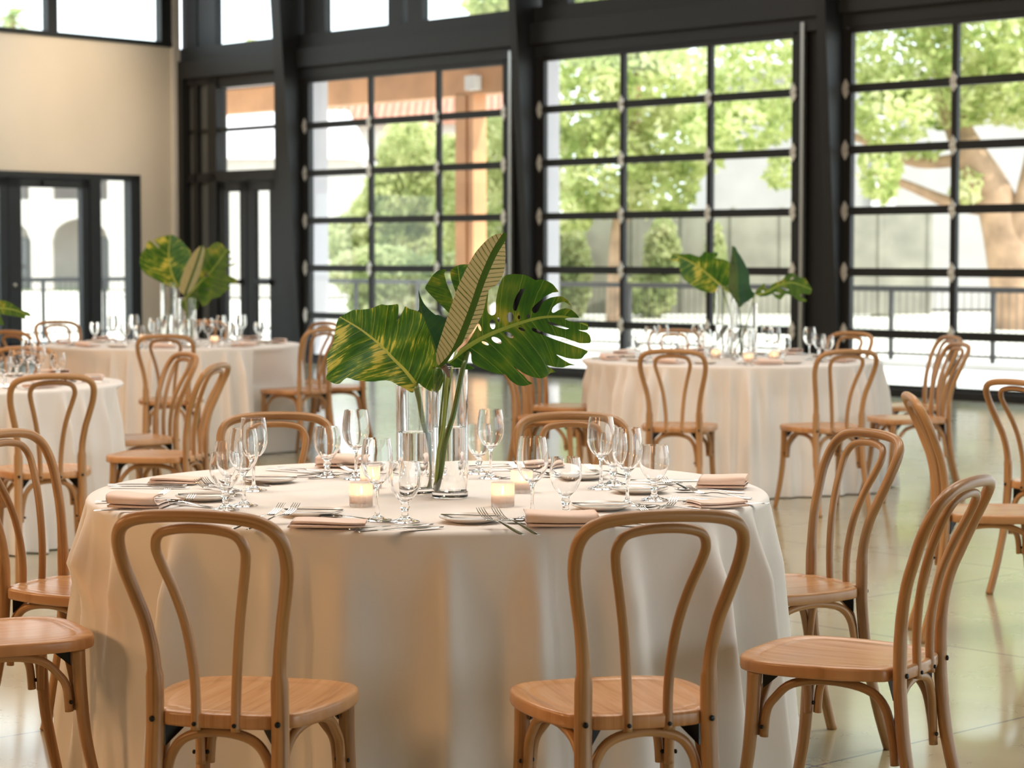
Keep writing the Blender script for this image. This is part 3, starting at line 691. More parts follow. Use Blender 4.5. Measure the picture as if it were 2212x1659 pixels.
tag(r, 'dark split leaf on the right of the far left table bouquet', 'leaf', G4)
stalk(r, [atY(401,642,16.12), atY(408,680,16.11), atXZ(411, 16.1) + V((0, 0, .02))], .004, .004, 'stem')
# side table
K7 = .14467
oa = [(-420,330),(-250,180),(0,125),(150,160),(330,275),(440,318),(462,372),(380,362),(382,420),(300,382),(100,352),(0,335),(40,430),(62,505),(-60,480),(-220,470),(-380,420)]
r, o = leaf('monstera_leaf', sc(oa,0,630,K7), sc([(-420,360),(-100,250),(200,270),(455,370)],0,630,K7), 11.2, M['leaf_mon'], tilt=(-.2,.1), seed=13)
tag(r, 'tip of a dark split leaf entering at the left picture edge', 'leaf')
stalk(r, [atY(-61,682,11.2), atY(-80,720,11.23), atXZ(-92, 11.25) + V((0, 0, .02))], .004, .004, 'stem')
vase(atXZ(-90, 11.25), .05, .34, .2, 'clear vase on the side table beyond the left picture edge', 'cylinder vases')

# ------------------------------------------------------------------ plates, napkins, cutlery
def plate_mesh(): return MB().lathe([(0,0),(.045,0),(.05,.001),(.062,.0055),(.0755,.0105),(.0775,.0125),(.0765,.0138),(.072,.0125),(.06,.0088),(.052,.0062),(0,.006)], 48)
def napkin_mesh(seed, L_=.185, W=.085, layers=4):
    rg = random.Random(seed); b = MB(); sec = []
    th = .0085; z = .004; y0, y1 = -W/2, W/2; side = 1
    # cross section of a folded sheet: zig-zag with rounded bends, closed by an offset copy
    line = [(y0, z)]
    for k in range(layers):
        yy = y1 - .004 * k * (1 if side > 0 else -1) if side > 0 else y0 + .006 * k
        start = line[-1]
        for q in range(1, 9): line.append((start[0] + (yy - start[0]) * q / 8, z + .001 * math.sin(PI * q / 8) * (k + 1) * .6))
        if k < layers - 1:
            for q in range(1, 7):
                a = -PI/2 + PI * q / 7
                line.append((yy + side * th * .75 * math.cos(a), z + th * .75 + th * .75 * math.sin(a)))
            z += th * 1.5
        side = -side
    t = .0048; n = len(line); up = []
    for i in range(n):
        a = line[max(i-1, 0)]; c = line[min(i+1, n-1)]; d = math.hypot(c[0]-a[0], c[1]-a[1]) or 1
        up.append((line[i][0] - (c[1]-a[1]) / d * t, line[i][1] + (c[0]-a[0]) / d * t))
    sec = line + up[::-1]
    P = []; m = 22
    for i in range(m + 1):
        x = (i / m - .5) * L_; row = []
        sx = 1 - .10 * (abs(i / m - .5) * 2) ** 6; lift = .0022 * math.sin(i / m * 4 + seed)
        for y, zz in sec:
            h = zz / max(z, .001)
            row.append((x * (1 - .05 * h) + .010 * h * math.sin(seed * 2.1), y * sx + .35 * x * h * .12 * math.cos(seed) + .006 * math.sin(i / m * 4 + seed * 1.7) * h, max(.0006, zz * (1 + .0 * h) + lift * h)))
        P.append(row)
    b.grid([[r[j] for j in range(len(sec))] for r in P], True)
    k = len(sec); b.f.append(tuple(range(k))); b.f.append(tuple(len(b.v) - k + j for j in reversed(range(k))))
    return b
def flat(pts, t=.0016):    # pts: (x along, half width, height)
    b = MB(); P = []
    for x, w, z in pts:
        P.append([(x, -w, z), (x, -w*.5, z + t*.8), (x, 0, z + t), (x, w*.5, z + t*.8), (x, w, z), (x, w*.5, z - t*.5), (x, 0, z - t*.6), (x, -w*.5, z - t*.5)])
    b.grid(P, True); b.f.append(tuple(range(8))); b.f.append(tuple(len(b.v) - 8 + j for j in reversed(range(8)))); return b
HND = [(-.115,.004,.0022),(-.112,.008,.0022),(-.09,.0078,.003),(-.05,.0055,.006),(-.01,.0036,.009),(.012,.0034,.008)]
def fork_mesh():
    b = flat(HND + [(.024,.006,.0055),(.034,.0115,.0040),(.044,.0122,.0034)])
    for k in range(4):
        y = -.0096 + k * .0064
        b.tube([(.042, y, .004), (.06, y, .0075), (.078, y, .0155), (.088, y, .0225)], [(.0017,.0012),(.0016,.0011),(.0014,.001),(.0007,.0006)], 6)
    return b
def knife_mesh(): return flat([(-.11,.005,.004),(-.107,.0085,.0045),(-.06,.0075,.005),(.0,.0065,.005),(.006,.007,.0045),(.012,.0095,.004),(.06,.0098,.0035),(.09,.0075,.0032),(.105,.003,.003),(.11,.0008,.003)], .0018)
def bknife_mesh(): return flat([(-.075,.0035,.003),(-.072,.006,.003),(-.02,.0045,.003),(.0,.0045,.003),(.01,.0075,.003),(.05,.008,.003),(.07,.005,.003),(.076,.001,.003)], .0015)
def spoon_mesh():
    b = flat([(x, w, z) for x, w, z in HND])
    P = []
    for i in range(13):
        t = i / 12; x = .010 + .062 * t; w = max(.0022, .0195 * math.sqrt(max(0, 1 - ((t - .56) / .56) ** 2)) if t < .56 else .0195 * math.sqrt(max(0, 1 - ((t - .56) / .44) ** 2)) + .0004)
        P.append([(x, w * math.sin(a), .0105 - .0065 * math.cos(a) * math.sin(PI * min(1, t * 1.02)) ** .6 - .002 * t) for a in [(-1 + 2 * j / 8) * PI / 2 for j in range(9)]])
    b.grid(P); return b
# near settings: (place, plate px, plate knife angle, napkin px + angle, forks [(px, angle)], knives, spoon)
NAME = ['front left', 'front right', 'right nearer', 'right farther', 'back right', 'back left', 'left farther', 'left nearer']
SEAT = ['the front left chair', 'the front right chair', 'the right nearer chair', 'the right farther chair', 'the back right chair', 'the back left chair', 'the left farther chair', 'the left nearer chair']
SET = [
 dict(pl=(676,1114), pk=-8, nk=(702,1136,0), fk=[(594,1129,60),(626,1129,60)], kn=[(846,1141,28),(868,1147,28)], sp=(716,1122,158)),
 dict(pl=(1018,1127), pk=-12, nk=(1220,1133,3), fk=[(1050,1140,120),(1083,1140,120)], kn=[(1322,1133,150),(1334,1141,150)], sp=(1120,1130,155)),
 dict(pl=(1300,1100), pk=0, nk=(1552,1092,20), fk=[(1450,1094,70),(1398,1112,125)], kn=[(1500,1081,-4),(1568,1089,-6)], sp=(1400,1100,170)),
 dict(pl=(1382,1064), pk=3, nk=(1560,1050,-12), fk=[(1440,1046,108),(1508,1069,140)], kn=[(1445,1040,4),(1390,1046,4)], sp=(1482,1063,170)),
 dict(pl=(1255,1034), pk=20, nk=(1168,1004,10), fk=[(1283,1021,125),(1118,1017,130)], kn=[(1085,1007,25),(1090,1017,15)], sp=(1190,1030,20)),
 dict(pl=(790,1012), pk=20, nk=(733,1004,-8), fk=[(752,1020,150),(765,1026,20)], kn=[(640,1020,-33),(660,1017,-35)], sp=(776,1030,25)),
 dict(pl=(583,1042), pk=-4, nk=(372,1041,-4), fk=[(440,1055,128),(452,1050,125)], kn=[(324,1055,-5),(318,1050,-2)], sp=(486,1044,150)),
 dict(pl=(443,1080), pk=0, nk=(296,1093,-8), fk=[(346,1075,55),(403,1090,70)], kn=[(300,1105,8),(300,1085,10)], sp=(368,1088,140)),
]
for i, S in enumerate(SET):
    w = NAME[i]; s = SEAT[i]; p = at(*S['pl'], TZ + .001)
    o = place('side_plate', plate_mesh, 'plate', p); tag(o, 'small cream side plate set before %s of the nearest table' % s, 'plate', 'side plates on the nearest table')
    o = place('butter_knife', bknife_mesh, 'silver', p + V((0, .018, .0105)), math.radians(S['pk'])); tag(o, 'butter knife lying on the plate before %s of the nearest table' % s, 'knife', 'butter knives')
    q = at(S['nk'][0], S['nk'][1] + 6, TZ + .0015)
    o = napkin_mesh(i + 1, .18 if i in (0, 1) else .135, .10, 2 + i % 2).make('napkin', M['blush'], None, True)
    o.location = q + V((0, .03, .0)); o.rotation_euler = (0, 0, math.radians(S['nk'][2])); tag(o, 'folded blush napkin before %s of the nearest table' % s, 'napkin', 'blush napkins on the nearest table')
    def side(j, P):
        (x0, y0, _), (x1, y1, _) = P; x, y = P[j][:2]
        return ('left-hand' if x == min(x0, x1) else 'right-hand') if abs(x0 - x1) > 8 else ('nearer' if y == max(y0, y1) else 'farther')
    for j, (x, y, a) in enumerate(S['fk']):
        d = V((math.cos(math.radians(a)), math.sin(math.radians(a)), 0))
        o = place('dinner_fork', fork_mesh, 'silver', at(x, y, TZ + .001) - d * .055 + V((0, 0, .0126 if i < 2 else .0006)), math.radians(a)); o.rotation_euler.y = -.11 if i < 2 else 0; tag(o, '%s silver fork of the pair before %s of the nearest table' % (side(j, S['fk']), s), 'fork', 'forks on the nearest table')
    for j, (x, y, a) in enumerate(S['kn']):
        o = place('dinner_knife', knife_mesh, 'silver', at(x, y, TZ + .001), math.radians(a)); tag(o, '%s silver knife of the pair before %s of the nearest table' % (side(j, S['kn']), s), 'knife', 'knives on the nearest table')
    x, y, a = S['sp']; d = V((math.cos(math.radians(a)), math.sin(math.radians(a)), 0))
    o = place('soup_spoon', spoon_mesh, 'silver', at(x, y, TZ + .001) - d * .04, math.radians(a)); tag(o, 'silver spoon before %s of the nearest table' % s, 'spoon', 'spoons on the nearest table')
# settings on the other tables
for tb, n, off in (('right', 8, .25), ('left', 8, .1), ('side', 8, .2)):
    cx, cy, _ = TABLES[tb]
    for k in range(n):
        a = 2 * PI * (k + off) / n
        pn = V((cx + .76 * math.cos(a), cy + .76 * math.sin(a), TZ + .0015))
        if proj(pn)[0] < -20: continue
        o = place('napkin_far', lambda: napkin_mesh(20, .16, .10, 3), 'blush', pn, a + PI/2); o.name = 'napkin'
        ITEMS.append((o, 'folded blush napkin', tb, 'blush napkins on the %s table' % tb))
        a2 = a + .26; pp = V((cx + .66 * math.cos(a2), cy + .66 * math.sin(a2), TZ + .001))
        if proj(pp)[0] > -10: ITEMS.append((place('side_plate', plate_mesh, 'plate', pp), 'small cream side plate', tb, 'side plates on the %s table' % tb))
        a3 = a - .2
        for q, aa in enumerate((a - .165, a - .215)):
            pk = V((cx + .74 * math.cos(aa), cy + .74 * math.sin(aa), TZ + .0016))
            if proj(pk)[0] > -10: ITEMS.append((place('dinner_fork', fork_mesh, 'silver', pk, a + PI), 'silver fork', tb, 'forks on the %s table' % tb))
ORD = ['first','second','third','fourth','fifth','sixth','seventh','eighth','ninth','tenth','eleventh','twelfth','thirteenth','fourteenth','fifteenth','sixteenth']
TBN = {'near': 'nearest table', 'right': 'far right table', 'left': 'far left table', 'side': 'side table at the left edge'}
CATS = {'wine glass': 'wine glass', 'water goblet': 'water glass', 'lit votive candle': 'candle', 'folded blush napkin': 'napkin', 'small cream side plate': 'plate', 'silver fork': 'fork'}
buckets = {}
for o, w, tb, g in ITEMS: buckets.setdefault((w, tb, g), []).append(o)
for (w, tb, g), os_ in buckets.items():
    os_.sort(key=lambda o: proj(o.location)[0])
    for i, o in enumerate(os_):
        tag(o, '%s on the %s, %s from the left' % (w, TBN[tb], ORD[i]) if len(os_) > 1 else '%s on the %s' % (w, TBN[tb]), CATS[w], g.replace('near table', 'nearest table').replace('right table', 'far right table').replace('left table', 'far left table').replace('side table', 'left side table'))

# ------------------------------------------------------------------ the hall
O2 = V((.4, 26.1, 0)); U = V((.675, -.738, 0)).normalized(); NO = V((.738, .675, 0)).normalized()      # along the door wall, and outward
def WD(p): return O2 + U * p.x - NO * p.y + V((0, 0, p.z))          # (s, inward, z)
O3 = V((-4.62, 31.45, 0)); U3 = V((-.645, -.764, 0)).normalized(); N3 = V((.764, -.645, 0)).normalized()  # left wall, inward normal
def WL(p): return O3 + U3 * p.x + N3 * p.y + V((0, 0, p.z))
CEIL = 5.7
SEND = 27.0; TEND = 32.0
pD = WD(V((SEND, 0, 0))); pL = WL(V((TEND, 0, 0))); pC = WD(V((-7.55, 0, 0)))
poly = [pC, pD, V((11, -9, 0)), V((-14, -9, 0)), pL]
b = MB(); b.v = [V((p.x, p.y, 0)) for p in poly] + [V((p.x, p.y, -.2)) for p in poly]; b.f = [(4,3,2,1,0), (5,6,7,8,9)] + [(i, (i+1)%5, 5+(i+1)%5, 5+i) for i in range(5)]
struct(b.make('floor', M['concrete'], None, False), 'polished concrete floor with saw-cut joints', 'floor')
b = MB(); b.v = [V((p.x, p.y, CEIL)) for p in poly] + [V((p.x, p.y, CEIL + .3)) for p in poly]; b.f = [(0,1,2,3,4), (9,8,7,6,5)] + [(i, 5+i, 5+(i+1)%5, (i+1)%5) for i in range(5)]
struct(b.make('ceiling', M['ceiling'], None, False), 'ceiling of the hall', 'ceiling')
for nm, a, c in (('wall_rear', poly[2], poly[3]), ('wall_back_left', poly[3], pL)):
    d = (c - a).normalized(); nn = V((d.y, -d.x, 0))
    b = MB(); b.hexa([a, c, c + nn*.2, a + nn*.2] + [p + V((0,0,CEIL)) for p in (a, c, c + nn*.2, a + nn*.2)])
    struct(b.make(nm, M['wallpaint'], None, False), 'plain plastered wall of the hall', 'wall')
# unseen right side, glazed to add daylight, beyond the picture edge
a, c = pD, poly[2]; ln_ = (c - a).length; d = (c - a).normalized(); nn = V((d.y, -d.x, 0))
def WR(p): return a + d * p.x + nn * p.y + V((0, 0, p.z))
struct(MB().box(0, ln_, 0, .2, 4.6, CEIL, WR).make('wall_right', M['wallpaint'], None, False), 'header over the glazed side of the hall', 'wall')
f = empty('window_9', a)
b = MB(); x = 0
while x < ln_: b.box(x, x + .12, 0, .15, 0, 4.6, lambda p: WR(p) - a); x += 2.0
b.make('frame', M['steel'], f, False); MB().box(0, ln_, .05, .056, .05, 4.6, lambda p: WR(p) - a).make('glazing', M['pane'], f, False)
f['kind'] = 'structure'; f['category'] = 'window'; f['label'] = 'unseen tall windows beyond the right edge, added for daylight'
# door wall: headers above the doors
S0, S1 = -7.5, SEND
b = MB()
b.box(-4.6, S1, -.16, .05, 3.66, 3.80, WD); b.box(-7.3, S1, -.16, .12, 3.80, 4.04, WD); b.box(-7.3, S1, -.16, .06, 4.04, 4.22, WD)
b.box(-7.3, S1, -.16, .08, 5.35, CEIL, WD)
b.box(-4.80, -4.585, -.14, -.03, 0, 3.7, WD)
for k in range(6):
    r_ = (-.58, 3.83, 8.31)[k] if k < 3 else 8.31 + 4.47 * (k - 2); l_ = (-.16, 4.32, 8.79)[k] if k < 3 else 8.79 + 4.47 * (k - 2)
    b.box(r_, l_, -.14, -.03, 0, 3.7, WD)
struct(b.make('wall_doors', M['charcoal'], None, False), 'charcoal header beams over the glass doors', 'wall')
struct(MB().box(-4.6, S1, -.10, .10, 0, .075, WD).make('trim_1', M['steel'], None, False), 'black sill along the foot of the glass doors', 'trim')
BAY = 4.47
for k in range(7):
    s = -4.79 + 4.515 * k if k < 3 else 4.24 + BAY * (k - 2); w = .2 if k == 0 else .12
    e0, e1 = .06, .40; b = MB()
    b.hexa([WD(V(p)) for p in ((s,-.16,0),(s+w,-.16,0),(s+w,e0,0),(s,e0,0),(s,-.16,CEIL-.01),(s+w,-.16,CEIL-.01),(s+w,e1+.05,CEIL-.01),(s,e1+.05,CEIL-.01))])
    o = b.make('column', M['steel'], None, False)
    struct(o, ('black raking steel column left of the first glass door', 'black steel column between the first and second glass doors', 'black steel column between the second and third glass doors', 'black steel column beyond the right edge', 'black steel column beyond the right edge', 'black steel column beyond the right edge', 'black steel column beyond the right edge')[k], 'column')
# overhead glass doors
def garage(idx, sL, W):
    d = empty('door_%d' % idx, WD(V((sL, 0, 0))))
    def X(p): return WD(V((sL + p.x, p.y, p.z))) - d.location
    st = [0, 1.29, 2.59, W]
    b = MB()
    for x in st: b.box(x - .034, x + .034, -.02, .03, .08, 3.64, X)
    b.box(-.11, -.03, -.03, .035, .08, 3.66, X); b.box(W + .03, W + .11, -.03, .035, .08, 3.66, X)
    b.make('stiles', M['steel'], d, False)
    for k in range(1, 6): MB().box(0, W, -.022, .035,   .61*k - .041, .61*k + .041, X).make('rail', M['steel'], d, False)
    MB().box(0, W, -.022, .035, 3.60, 3.66, X).make('rail', M['steel'], d, False); MB().box(0, W, -.022, .035, .075, .11, X).make('rail', M['steel'], d, False)
    MB().box(0, W, -.004, .002, .10, 3.62, X).make('glazing', M['pane'], d, False)
    for x in st:
        for k in range(1, 6):
            z = .61 * k; x0 = x - (.03 if x == 0 else 0)
            b = MB()
            for sg in (-1, 1):
                pts = [(x0-.012,.036,z),(x0+.012,.036,z),(x0+.04,.037,z+sg*.022),(x0+.034,.037,z+sg*.045),(x0,.037,z+sg*.10),(x0-.034,.037,z+sg*.045),(x0-.04,.037,z+sg*.022)]
                n0 = len(b.v); b.v += [X(V(p)) for p in pts] + [X(V((p[0], p[1] + .012, p[2]))) for p in pts]
                b.f += [tuple(n0+i for i in range(7)), tuple(n0+7+i for i in reversed(range(7)))] + [(n0+i, n0+(i+1)%7, n0+7+(i+1)%7, n0+7+i) for i in range(7)]
            b.tube([X(V((x0-.035,.052,z))), X(V((x0+.035,.052,z)))], .012, 8)
            b.make('hinge', M['hinge'], d, False)
    for x in (-.135, W + .135):
        MB().box(x - .022, x + .022, .03, .075, .08, 3.75 if x > 0 else 5.2, X).make('track', M['galv'], d, False)
    # lift spring tube beside the track, above the door
    MB().tube([X(V((-.20,.10,4.02))), X(V((-.20,.10,5.2)))], .022, 10).make('spring_tube', M['galv'], d)
    MB().tube([X(V((-.20,.10,3.96))), X(V((-.20,.10,4.02)))], [.012, .03], 10).make('pulley', M['galv'], d)
    d['kind'] = 'structure'; d['category'] = 'door'; d['label'] = lab_g[idx] if idx in lab_g else 'glass overhead door beyond the right edge'
    return d
lab_g = {1: 'overhead door of black-framed glass panes, first, with the timber post behind', 2: 'overhead door of black-framed glass panes in the middle behind the far right table', 3: 'overhead door of black-framed glass panes at the right edge with the trunk behind'}
for k, sL in enumerate((-4.48, -.05, 4.43, 4.43 + BAY, 4.43 + 2*BAY, 4.43 + 3*BAY)): garage(k + 1, sL, 3.77 if k else 3.79)
# clerestory over the door wall
def clere(idx, f, spans, mull, z0, z1, label, e=(-.08, .03)):
    w = empty('window_%d' % idx, f(V((spans[0][0], 0, z0))))
    def X(p): return f(p) - w.location
    for a, c in spans: MB().box(a, c, -.03, -.024, z0, z1, X).make('glazing', M['pane'], w, False)
    b = MB()
    for a, c in mull: b.box(a, c, *e, z0 - .02, z1, X)
    b.make('frame', M['charcoal'], w, False)
    w['kind'] = 'structure'; w['category'] = 'window'; w['label'] = label
for k in range(6):
    s = -4.55 + BAY * k
    clere(k + 1, WD, [(s+.45, s+1.72), (s+1.98, s+2.10), (s+2.37, s+4.0)], [(s+.02, s+.45), (s+1.72, s+1.98), (s+2.10, s+2.37), (s+4.0, s+4.3)], 4.22, 5.35, ('clerestory window above the first glass door', 'clerestory window above the middle glass door', 'clerestory window above the right glass door')[k] if k < 3 else 'clerestory window beyond the right edge')
# storefront entrance in the corner
f = empty('door_7', WD(V((-6.6, 0, 0))))
def X(p): return WD(p) - f.location
b = MB()
b.box(-7.30, -7.16, -.2, .12, 0, 3.80, X); b.box(-6.66, -6.46, -.12, .06, 0, 3.80, X); b.box(-5.14, -4.79, -.12, .06, 0, 3.80, X)
b.box(-7.0, -6.90, -.12, .06, 0, 3.80, X)
b.box(-6.5, -5.1, -.08, .06, 2.38, 2.52, X); b.box(-6.5, -5.1, -.05, .03, 3.05, 3.10, X); b.box(-6.5, -5.1, -.05, .03, 3.64, 3.80, X); b.box(-7.16, -6.5, -.08, .03, 3.05, 3.10, X); b.box(-7.16, -6.5, -.08, .06, 3.70, 3.80, X); b.box(-7.16, -6.5, -.08, .06, 2.38, 2.5, X)
b.make('frame', M['steel'], f, False)
for a, c in ((-6.46, -5.81), (-5.79, -5.14)):
    b = MB(); b.box(a, a + .16, -.04, .03, .02, 2.38, X); b.box(c - .16, c, -.04, .03, .02, 2.38, X); b.box(a, c, -.04, .03, 2.24, 2.38, X); b.box(a, c, -.04, .03, .02, .25, X)
    b.make('door_leaf', M['steel'], f, False)
    MB().box(a + .1, c - .1, .03, .09, 1.0, 1.06, X).make('push_bar', M['steel'], f, False)
MB().box(-6.46, -5.14, -.01, -.004, .1, 3.70, X).make('glazing', M['pane'], f, False)
MB().box(-7.16, -6.6, -.01, -.004, .05, 3.75, X).make('side_panel', M['sidegrey'], f, False)
f['kind'] = 'structure'; f['category'] = 'door'; f['label'] = 'black storefront entrance with transom in the corner left of the raking column'
clere(7, WD, [(-6.5, -5.1)], [(-7.3, -6.95), (-6.9, -6.5), (-5.1, -4.8)], 4.22, 5.35, 'clerestory window above the corner entrance')
# left wall with its glazed door
b = MB(); 
b.box(.0, .69, -.25, 0, 0, 4.27, WL); b.box(.69, TEND, -.25, 0, 2.45, 4.27, WL); b.box(5.0, TEND, -.25, 0, 0, 2.45, WL); b.box(0, TEND, -.25, 0, 5.4, CEIL, WL); b.box(10, TEND, -.25, 0, 4.27, 5.4, WL)
struct(b.make('wall_left', M['wallpaint'], None, False), 'cream plastered wall at left above the glass door', 'wall')
struct(MB().box(-.02, .10, -.05, .05, 0, CEIL, WL).make('trim_2', M['trimwhite'], None, False), 'pale corner strip where the two walls meet', 'trim')
clere(8, WL, [(.29, 2.06), (2.22, 4.2), (4.4, 9.8)], [(.10, .29), (2.06, 2.22), (4.2, 4.4), (9.8, 10.0)], 4.27, 5.4, 'clerestory window above the cream left wall', e=(-.1, .02))
o = MB().box(.1, 10, -.1, .03, 4.235, 4.30, WL).make('trim_3', M['charcoal'], None, False); struct(o, 'dark sill strip under the left clerestory', 'trim')
f = empty('door_8', WL(V((1.5, 0, 0))))
def X(p): return WL(p) - f.location
b = MB(); b.box(.69, .86, -.12, .03, 0, 2.45, X); b.box(.69, 5.0, -.12, .03, 2.39, 2.47, X); b.box(1.38, 1.56, -.12, .03, 0, 2.4, X); b.box(4.3, 5.0, -.12, .03, 0, 2.4, X); b.box(.8, 1.4, -.08, 0, .0, .2, X)
b.make('frame', M['charcoal'], f, False)
for a, c in ((1.56, 2.88), (2.90, 4.3)):
    b = MB(); b.box(a, a + .12, -.09, .01, .01, 2.39, X); b.box(c - .2, c, -.09, .01, .01, 2.39, X); b.box(a, c, -.09, .01, 2.27, 2.39, X); b.box(a, c, -.09, .01, .01, .25, X)
    b.make('door_leaf', M['charcoal'], f, False)
MB().box(1.9, 2.35, .005, .06, 2.29, 2.35, X).make('door_closer', M['charcoal'], f, False)
MB().tube([X(V((2.80,.01,1.0))), X(V((2.80,.03,1.0)))], .022, 12).make('lock', M['hinge'], f)
for a, c in ((.86, 1.38), (1.6, 2.7), (2.95, 4.2)): MB().box(a, c, -.045, -.039, .2, 2.40, X).make('glazing', M['pane'], f, False)
f['kind'] = 'structure'; f['category'] = 'door'; f['label'] = 'dark framed glass door with sidelight in the left wall'
# roof overhang outside
struct(MB().box(-9.5, SEND, -2.0, -.18, 5.5, 5.9, WD).make('roof', M['ceiling'], None, False), 'eaves over the glass doors', 'roof')

# ------------------------------------------------------------------ outside
b = MB(); b.v = [V(p) for p in ((-140,-60,-.06),(140,-60,-.06),(140,260,-.06),(-140,260,-.06))]; b.f = [(0,1,2,3)]
struct(b.make('ground', M['earth'], None, False), 'pale sunlit ground outside', 'ground')
struct(MB().box(-14, SEND, -5.1, -.17, -.05, -.005, WD).make('pavement', M['patio'], None, False), 'pale concrete patio outside the glass doors', 'pavement')
struct(MB().box(-14, SEND, -5.3, -4.75, -.05, .07, WD).make('kerb', M['patio'], None, False), 'white kerb under the railing', 'kerb')
b = MB(); b.v = [V(p) for p in ((-30,92,-.03),(-6,92,-.03),(-6,118,-.03),(-30,118,-.03))]; b.f = [(0,1,2,3)]
tag(b.make('lawn', M['lawn'], None, False), 'strip of lawn before the arcaded building', 'lawn', kind='stuff')
for k in range(6):
    s = -4.9 + BAY * k + (.05 if k else 0)
    s = (-4.85, -.42, 3.98)[k] if k < 3 else 3.98 + BAY * (k - 2)
    o = MB().box(s - .4, s, -.60, -.25, -.05, 5.5, WD).make('pillar', M['lavender'], None, False)
    struct(o, ('pale stucco pillar outside seen through the left panes of the first glass door', 'pale stucco pillar outside seen through the left panes of the middle glass door', 'pale stucco pillar outside seen through the left panes of the right glass door')[k] if k < 3 else 'pale stucco pillar outside beyond the right edge', 'pillar')
def railing(sa, sb, e, label, f=WD, step=1.55, zt=1.0):
    t = empty('railing', f(V((sa, e, 0))))
    def X(p): return f(p) - t.location
    MB().box(sa, sb, e-.03, e+.03, zt-.07, zt, X).make('top_rail', M['rail'], t, False)
    MB().box(sa, sb, e-.02, e+.02, .13, .165, X).make('bottom_rail', M['rail'], t, False)
    x = sa
    while x <= sb + .01:
        MB().box(x-.025, x+.025, e-.025, e+.025, .05, zt-.02, X).make('post', M['rail'], t, False); x += step
    b = MB(); x = sa
    while x < sb: b.box(x-.003, x+.003, e-.003, e+.003, .15, zt-.05, X); x += .11
    b.make('infill', M['rail'], t, False)
    tag(t, label, 'railing')
railing(-12.9, 12, -5.0, 'grey metal railing along the patio behind the glass doors')
railing(-5.5, 9, -5.2, 'thin railing outside the door in the left wall', f=WL, step=1.25, zt=1.03)
# timber porch beam and post
t = empty('timber_porch', atY(1015, 700, 33))
def PB(px, py, Y): return atY(px, py, Y) - t.location
b = MB(); h0, h1 = 3.63, 4.0
pa = WD(V((-14, -3.2, 0))); pb = WD(V((-4.25, -3.2, 0)))
off = NO * .3
b.hexa([pa + V((0,0,h0)) - t.location, pb + V((0,0,h0)) - t.location, pb + off + V((0,0,h0)) - t.location, pa + off + V((0,0,h0)) - t.location, pa + V((0,0,h1)) - t.location, pb + V((0,0,h1)) - t.location, pb + off + V((0,0,h1)) - t.location, pa + off + V((0,0,h1)) - t.location])
b.make('beam', M['timber'], t, False)
for sx in (-5.28, -5.0):
    b = MB(); b.box(sx, sx + (.22 if sx < -5.1 else .10), -3.45, -3.2, -.02, 3.66, lambda p: WD(p) - t.location); b.make('post', M['timber'], t, False)
MB().box(-4.92, -4.70, -3.18, -3.06, 3.68, 3.88, lambda p: WD(p) - t.location).make('lamp', M['trimwhite'], t, False)
tag(t, 'orange timber porch beam and double post outside the first glass door', 'porch')
struct(MB().box(-14, -4.2, -3.6, -.7, 4.02, 4.12, WD).make('roof', M['lavender'], None, False), 'porch roof above the timber beam', 'roof')
# arcaded Spanish building
def arcade():
    Y = 90; t = empty('arcaded_building', (-14, Y, 0))
    def arch_wall(x0, x1, z0, z1, cen, w, zs, name, th=.5):
        """wall panel with round-headed openings"""
        b = MB(); xs = []
        cols = []; x = x0
        for c in cen:
            cols.append((x, c - w/2, None)); cols.append((c - w/2, c + w/2, c)); x = c + w/2
        cols.append((x, x1, None))
        for a, d, c in cols:
            if d - a < .01: continue
            if c is None: b.box(a, d, 0, th, z0, z1)
            else:
                n = 14
                for i in range(n):
                    u0 = a + (d-a)*i/n; u1 = a + (d-a)*(i+1)/n
                    g = lambda u: zs + math.sqrt(max(0, (w/2)**2 - (u-c)**2)) * .8
                    b.hexa([(u0,0,g(u0)),(u1,0,g(u1)),(u1,th,g(u1)),(u0,th,g(u0)),(u0,0,z1),(u1,0,z1),(u1,th,z1),(u0,th,z1)])
        return b.make(name, M['stucco'], t, False)
    cen = [-12.4 + 3.1 * i for i in range(9)]
    arch_wall(-16, 15, 0, 3.55, cen, 2.3, 1.9, 'lower_arcade'); arch_wall(-16, 15, 3.55, 6.6, cen, 2.2, 4.6, 'upper_arcade')
    MB().box(-16, 15, 3.0, 3.3, 0, 6.6).make('rear_wall', M['stucco'], t, False)
    MB().box(-16, 15, 0.5, 3.0, 3.4, 3.6).make('gallery_floor', M['stucco'], t, False)
    for i, c in enumerate(cen):
        MB().box(c - .35, c + .35, 2.93, 3.0, 4.3, 5.7).make('window', M['darkwin'], t, False)
        MB().box(c + .1, c + .75, 2.93, 3.0, 0, 2.1).make('doorway', M['roof'] if i % 3 == 1 else M['darkwin'], t, False)
    b = MB(); b.hexa([(-16.5,-.6,6.5),(15.5,-.6,6.5),(15.5,3.6,7.9),(-16.5,3.6,7.9),(-16.5,-.6,6.65),(15.5,-.6,6.65),(15.5,3.6,8.05),(-16.5,3.6,8.05)])
    x = -16.4
    while x < 15.4: b.tube([(x,-.7,6.66),(x,3.5,8.06)], .1, 6); x += .3
    b.make('roof', M['roof'], t, False)
    tag(t, 'white arcaded building with terracotta roof seen through the left doors', 'building')
arcade()
# white wing behind the first glass door
t = empty('gabled_house', (-6.5, 74, 0))
MB().box(-3.5, 1.3, 0, 5, 0, 4.6).make('wall', M['stucco'], t, False)
b = MB(); b.hexa([(-4,-.4,4.5),(1.8,-.4,4.5),(1.8,5.4,4.5),(-4,5.4,4.5),(-4,2.2,6.2),(1.0,2.2,6.2),(1.0,2.8,6.2),(-4,2.8,6.2)]); b.make('roof', M['lavender'], t, False)
tag(t, 'white house with grey gable behind the hedge trees', 'house')
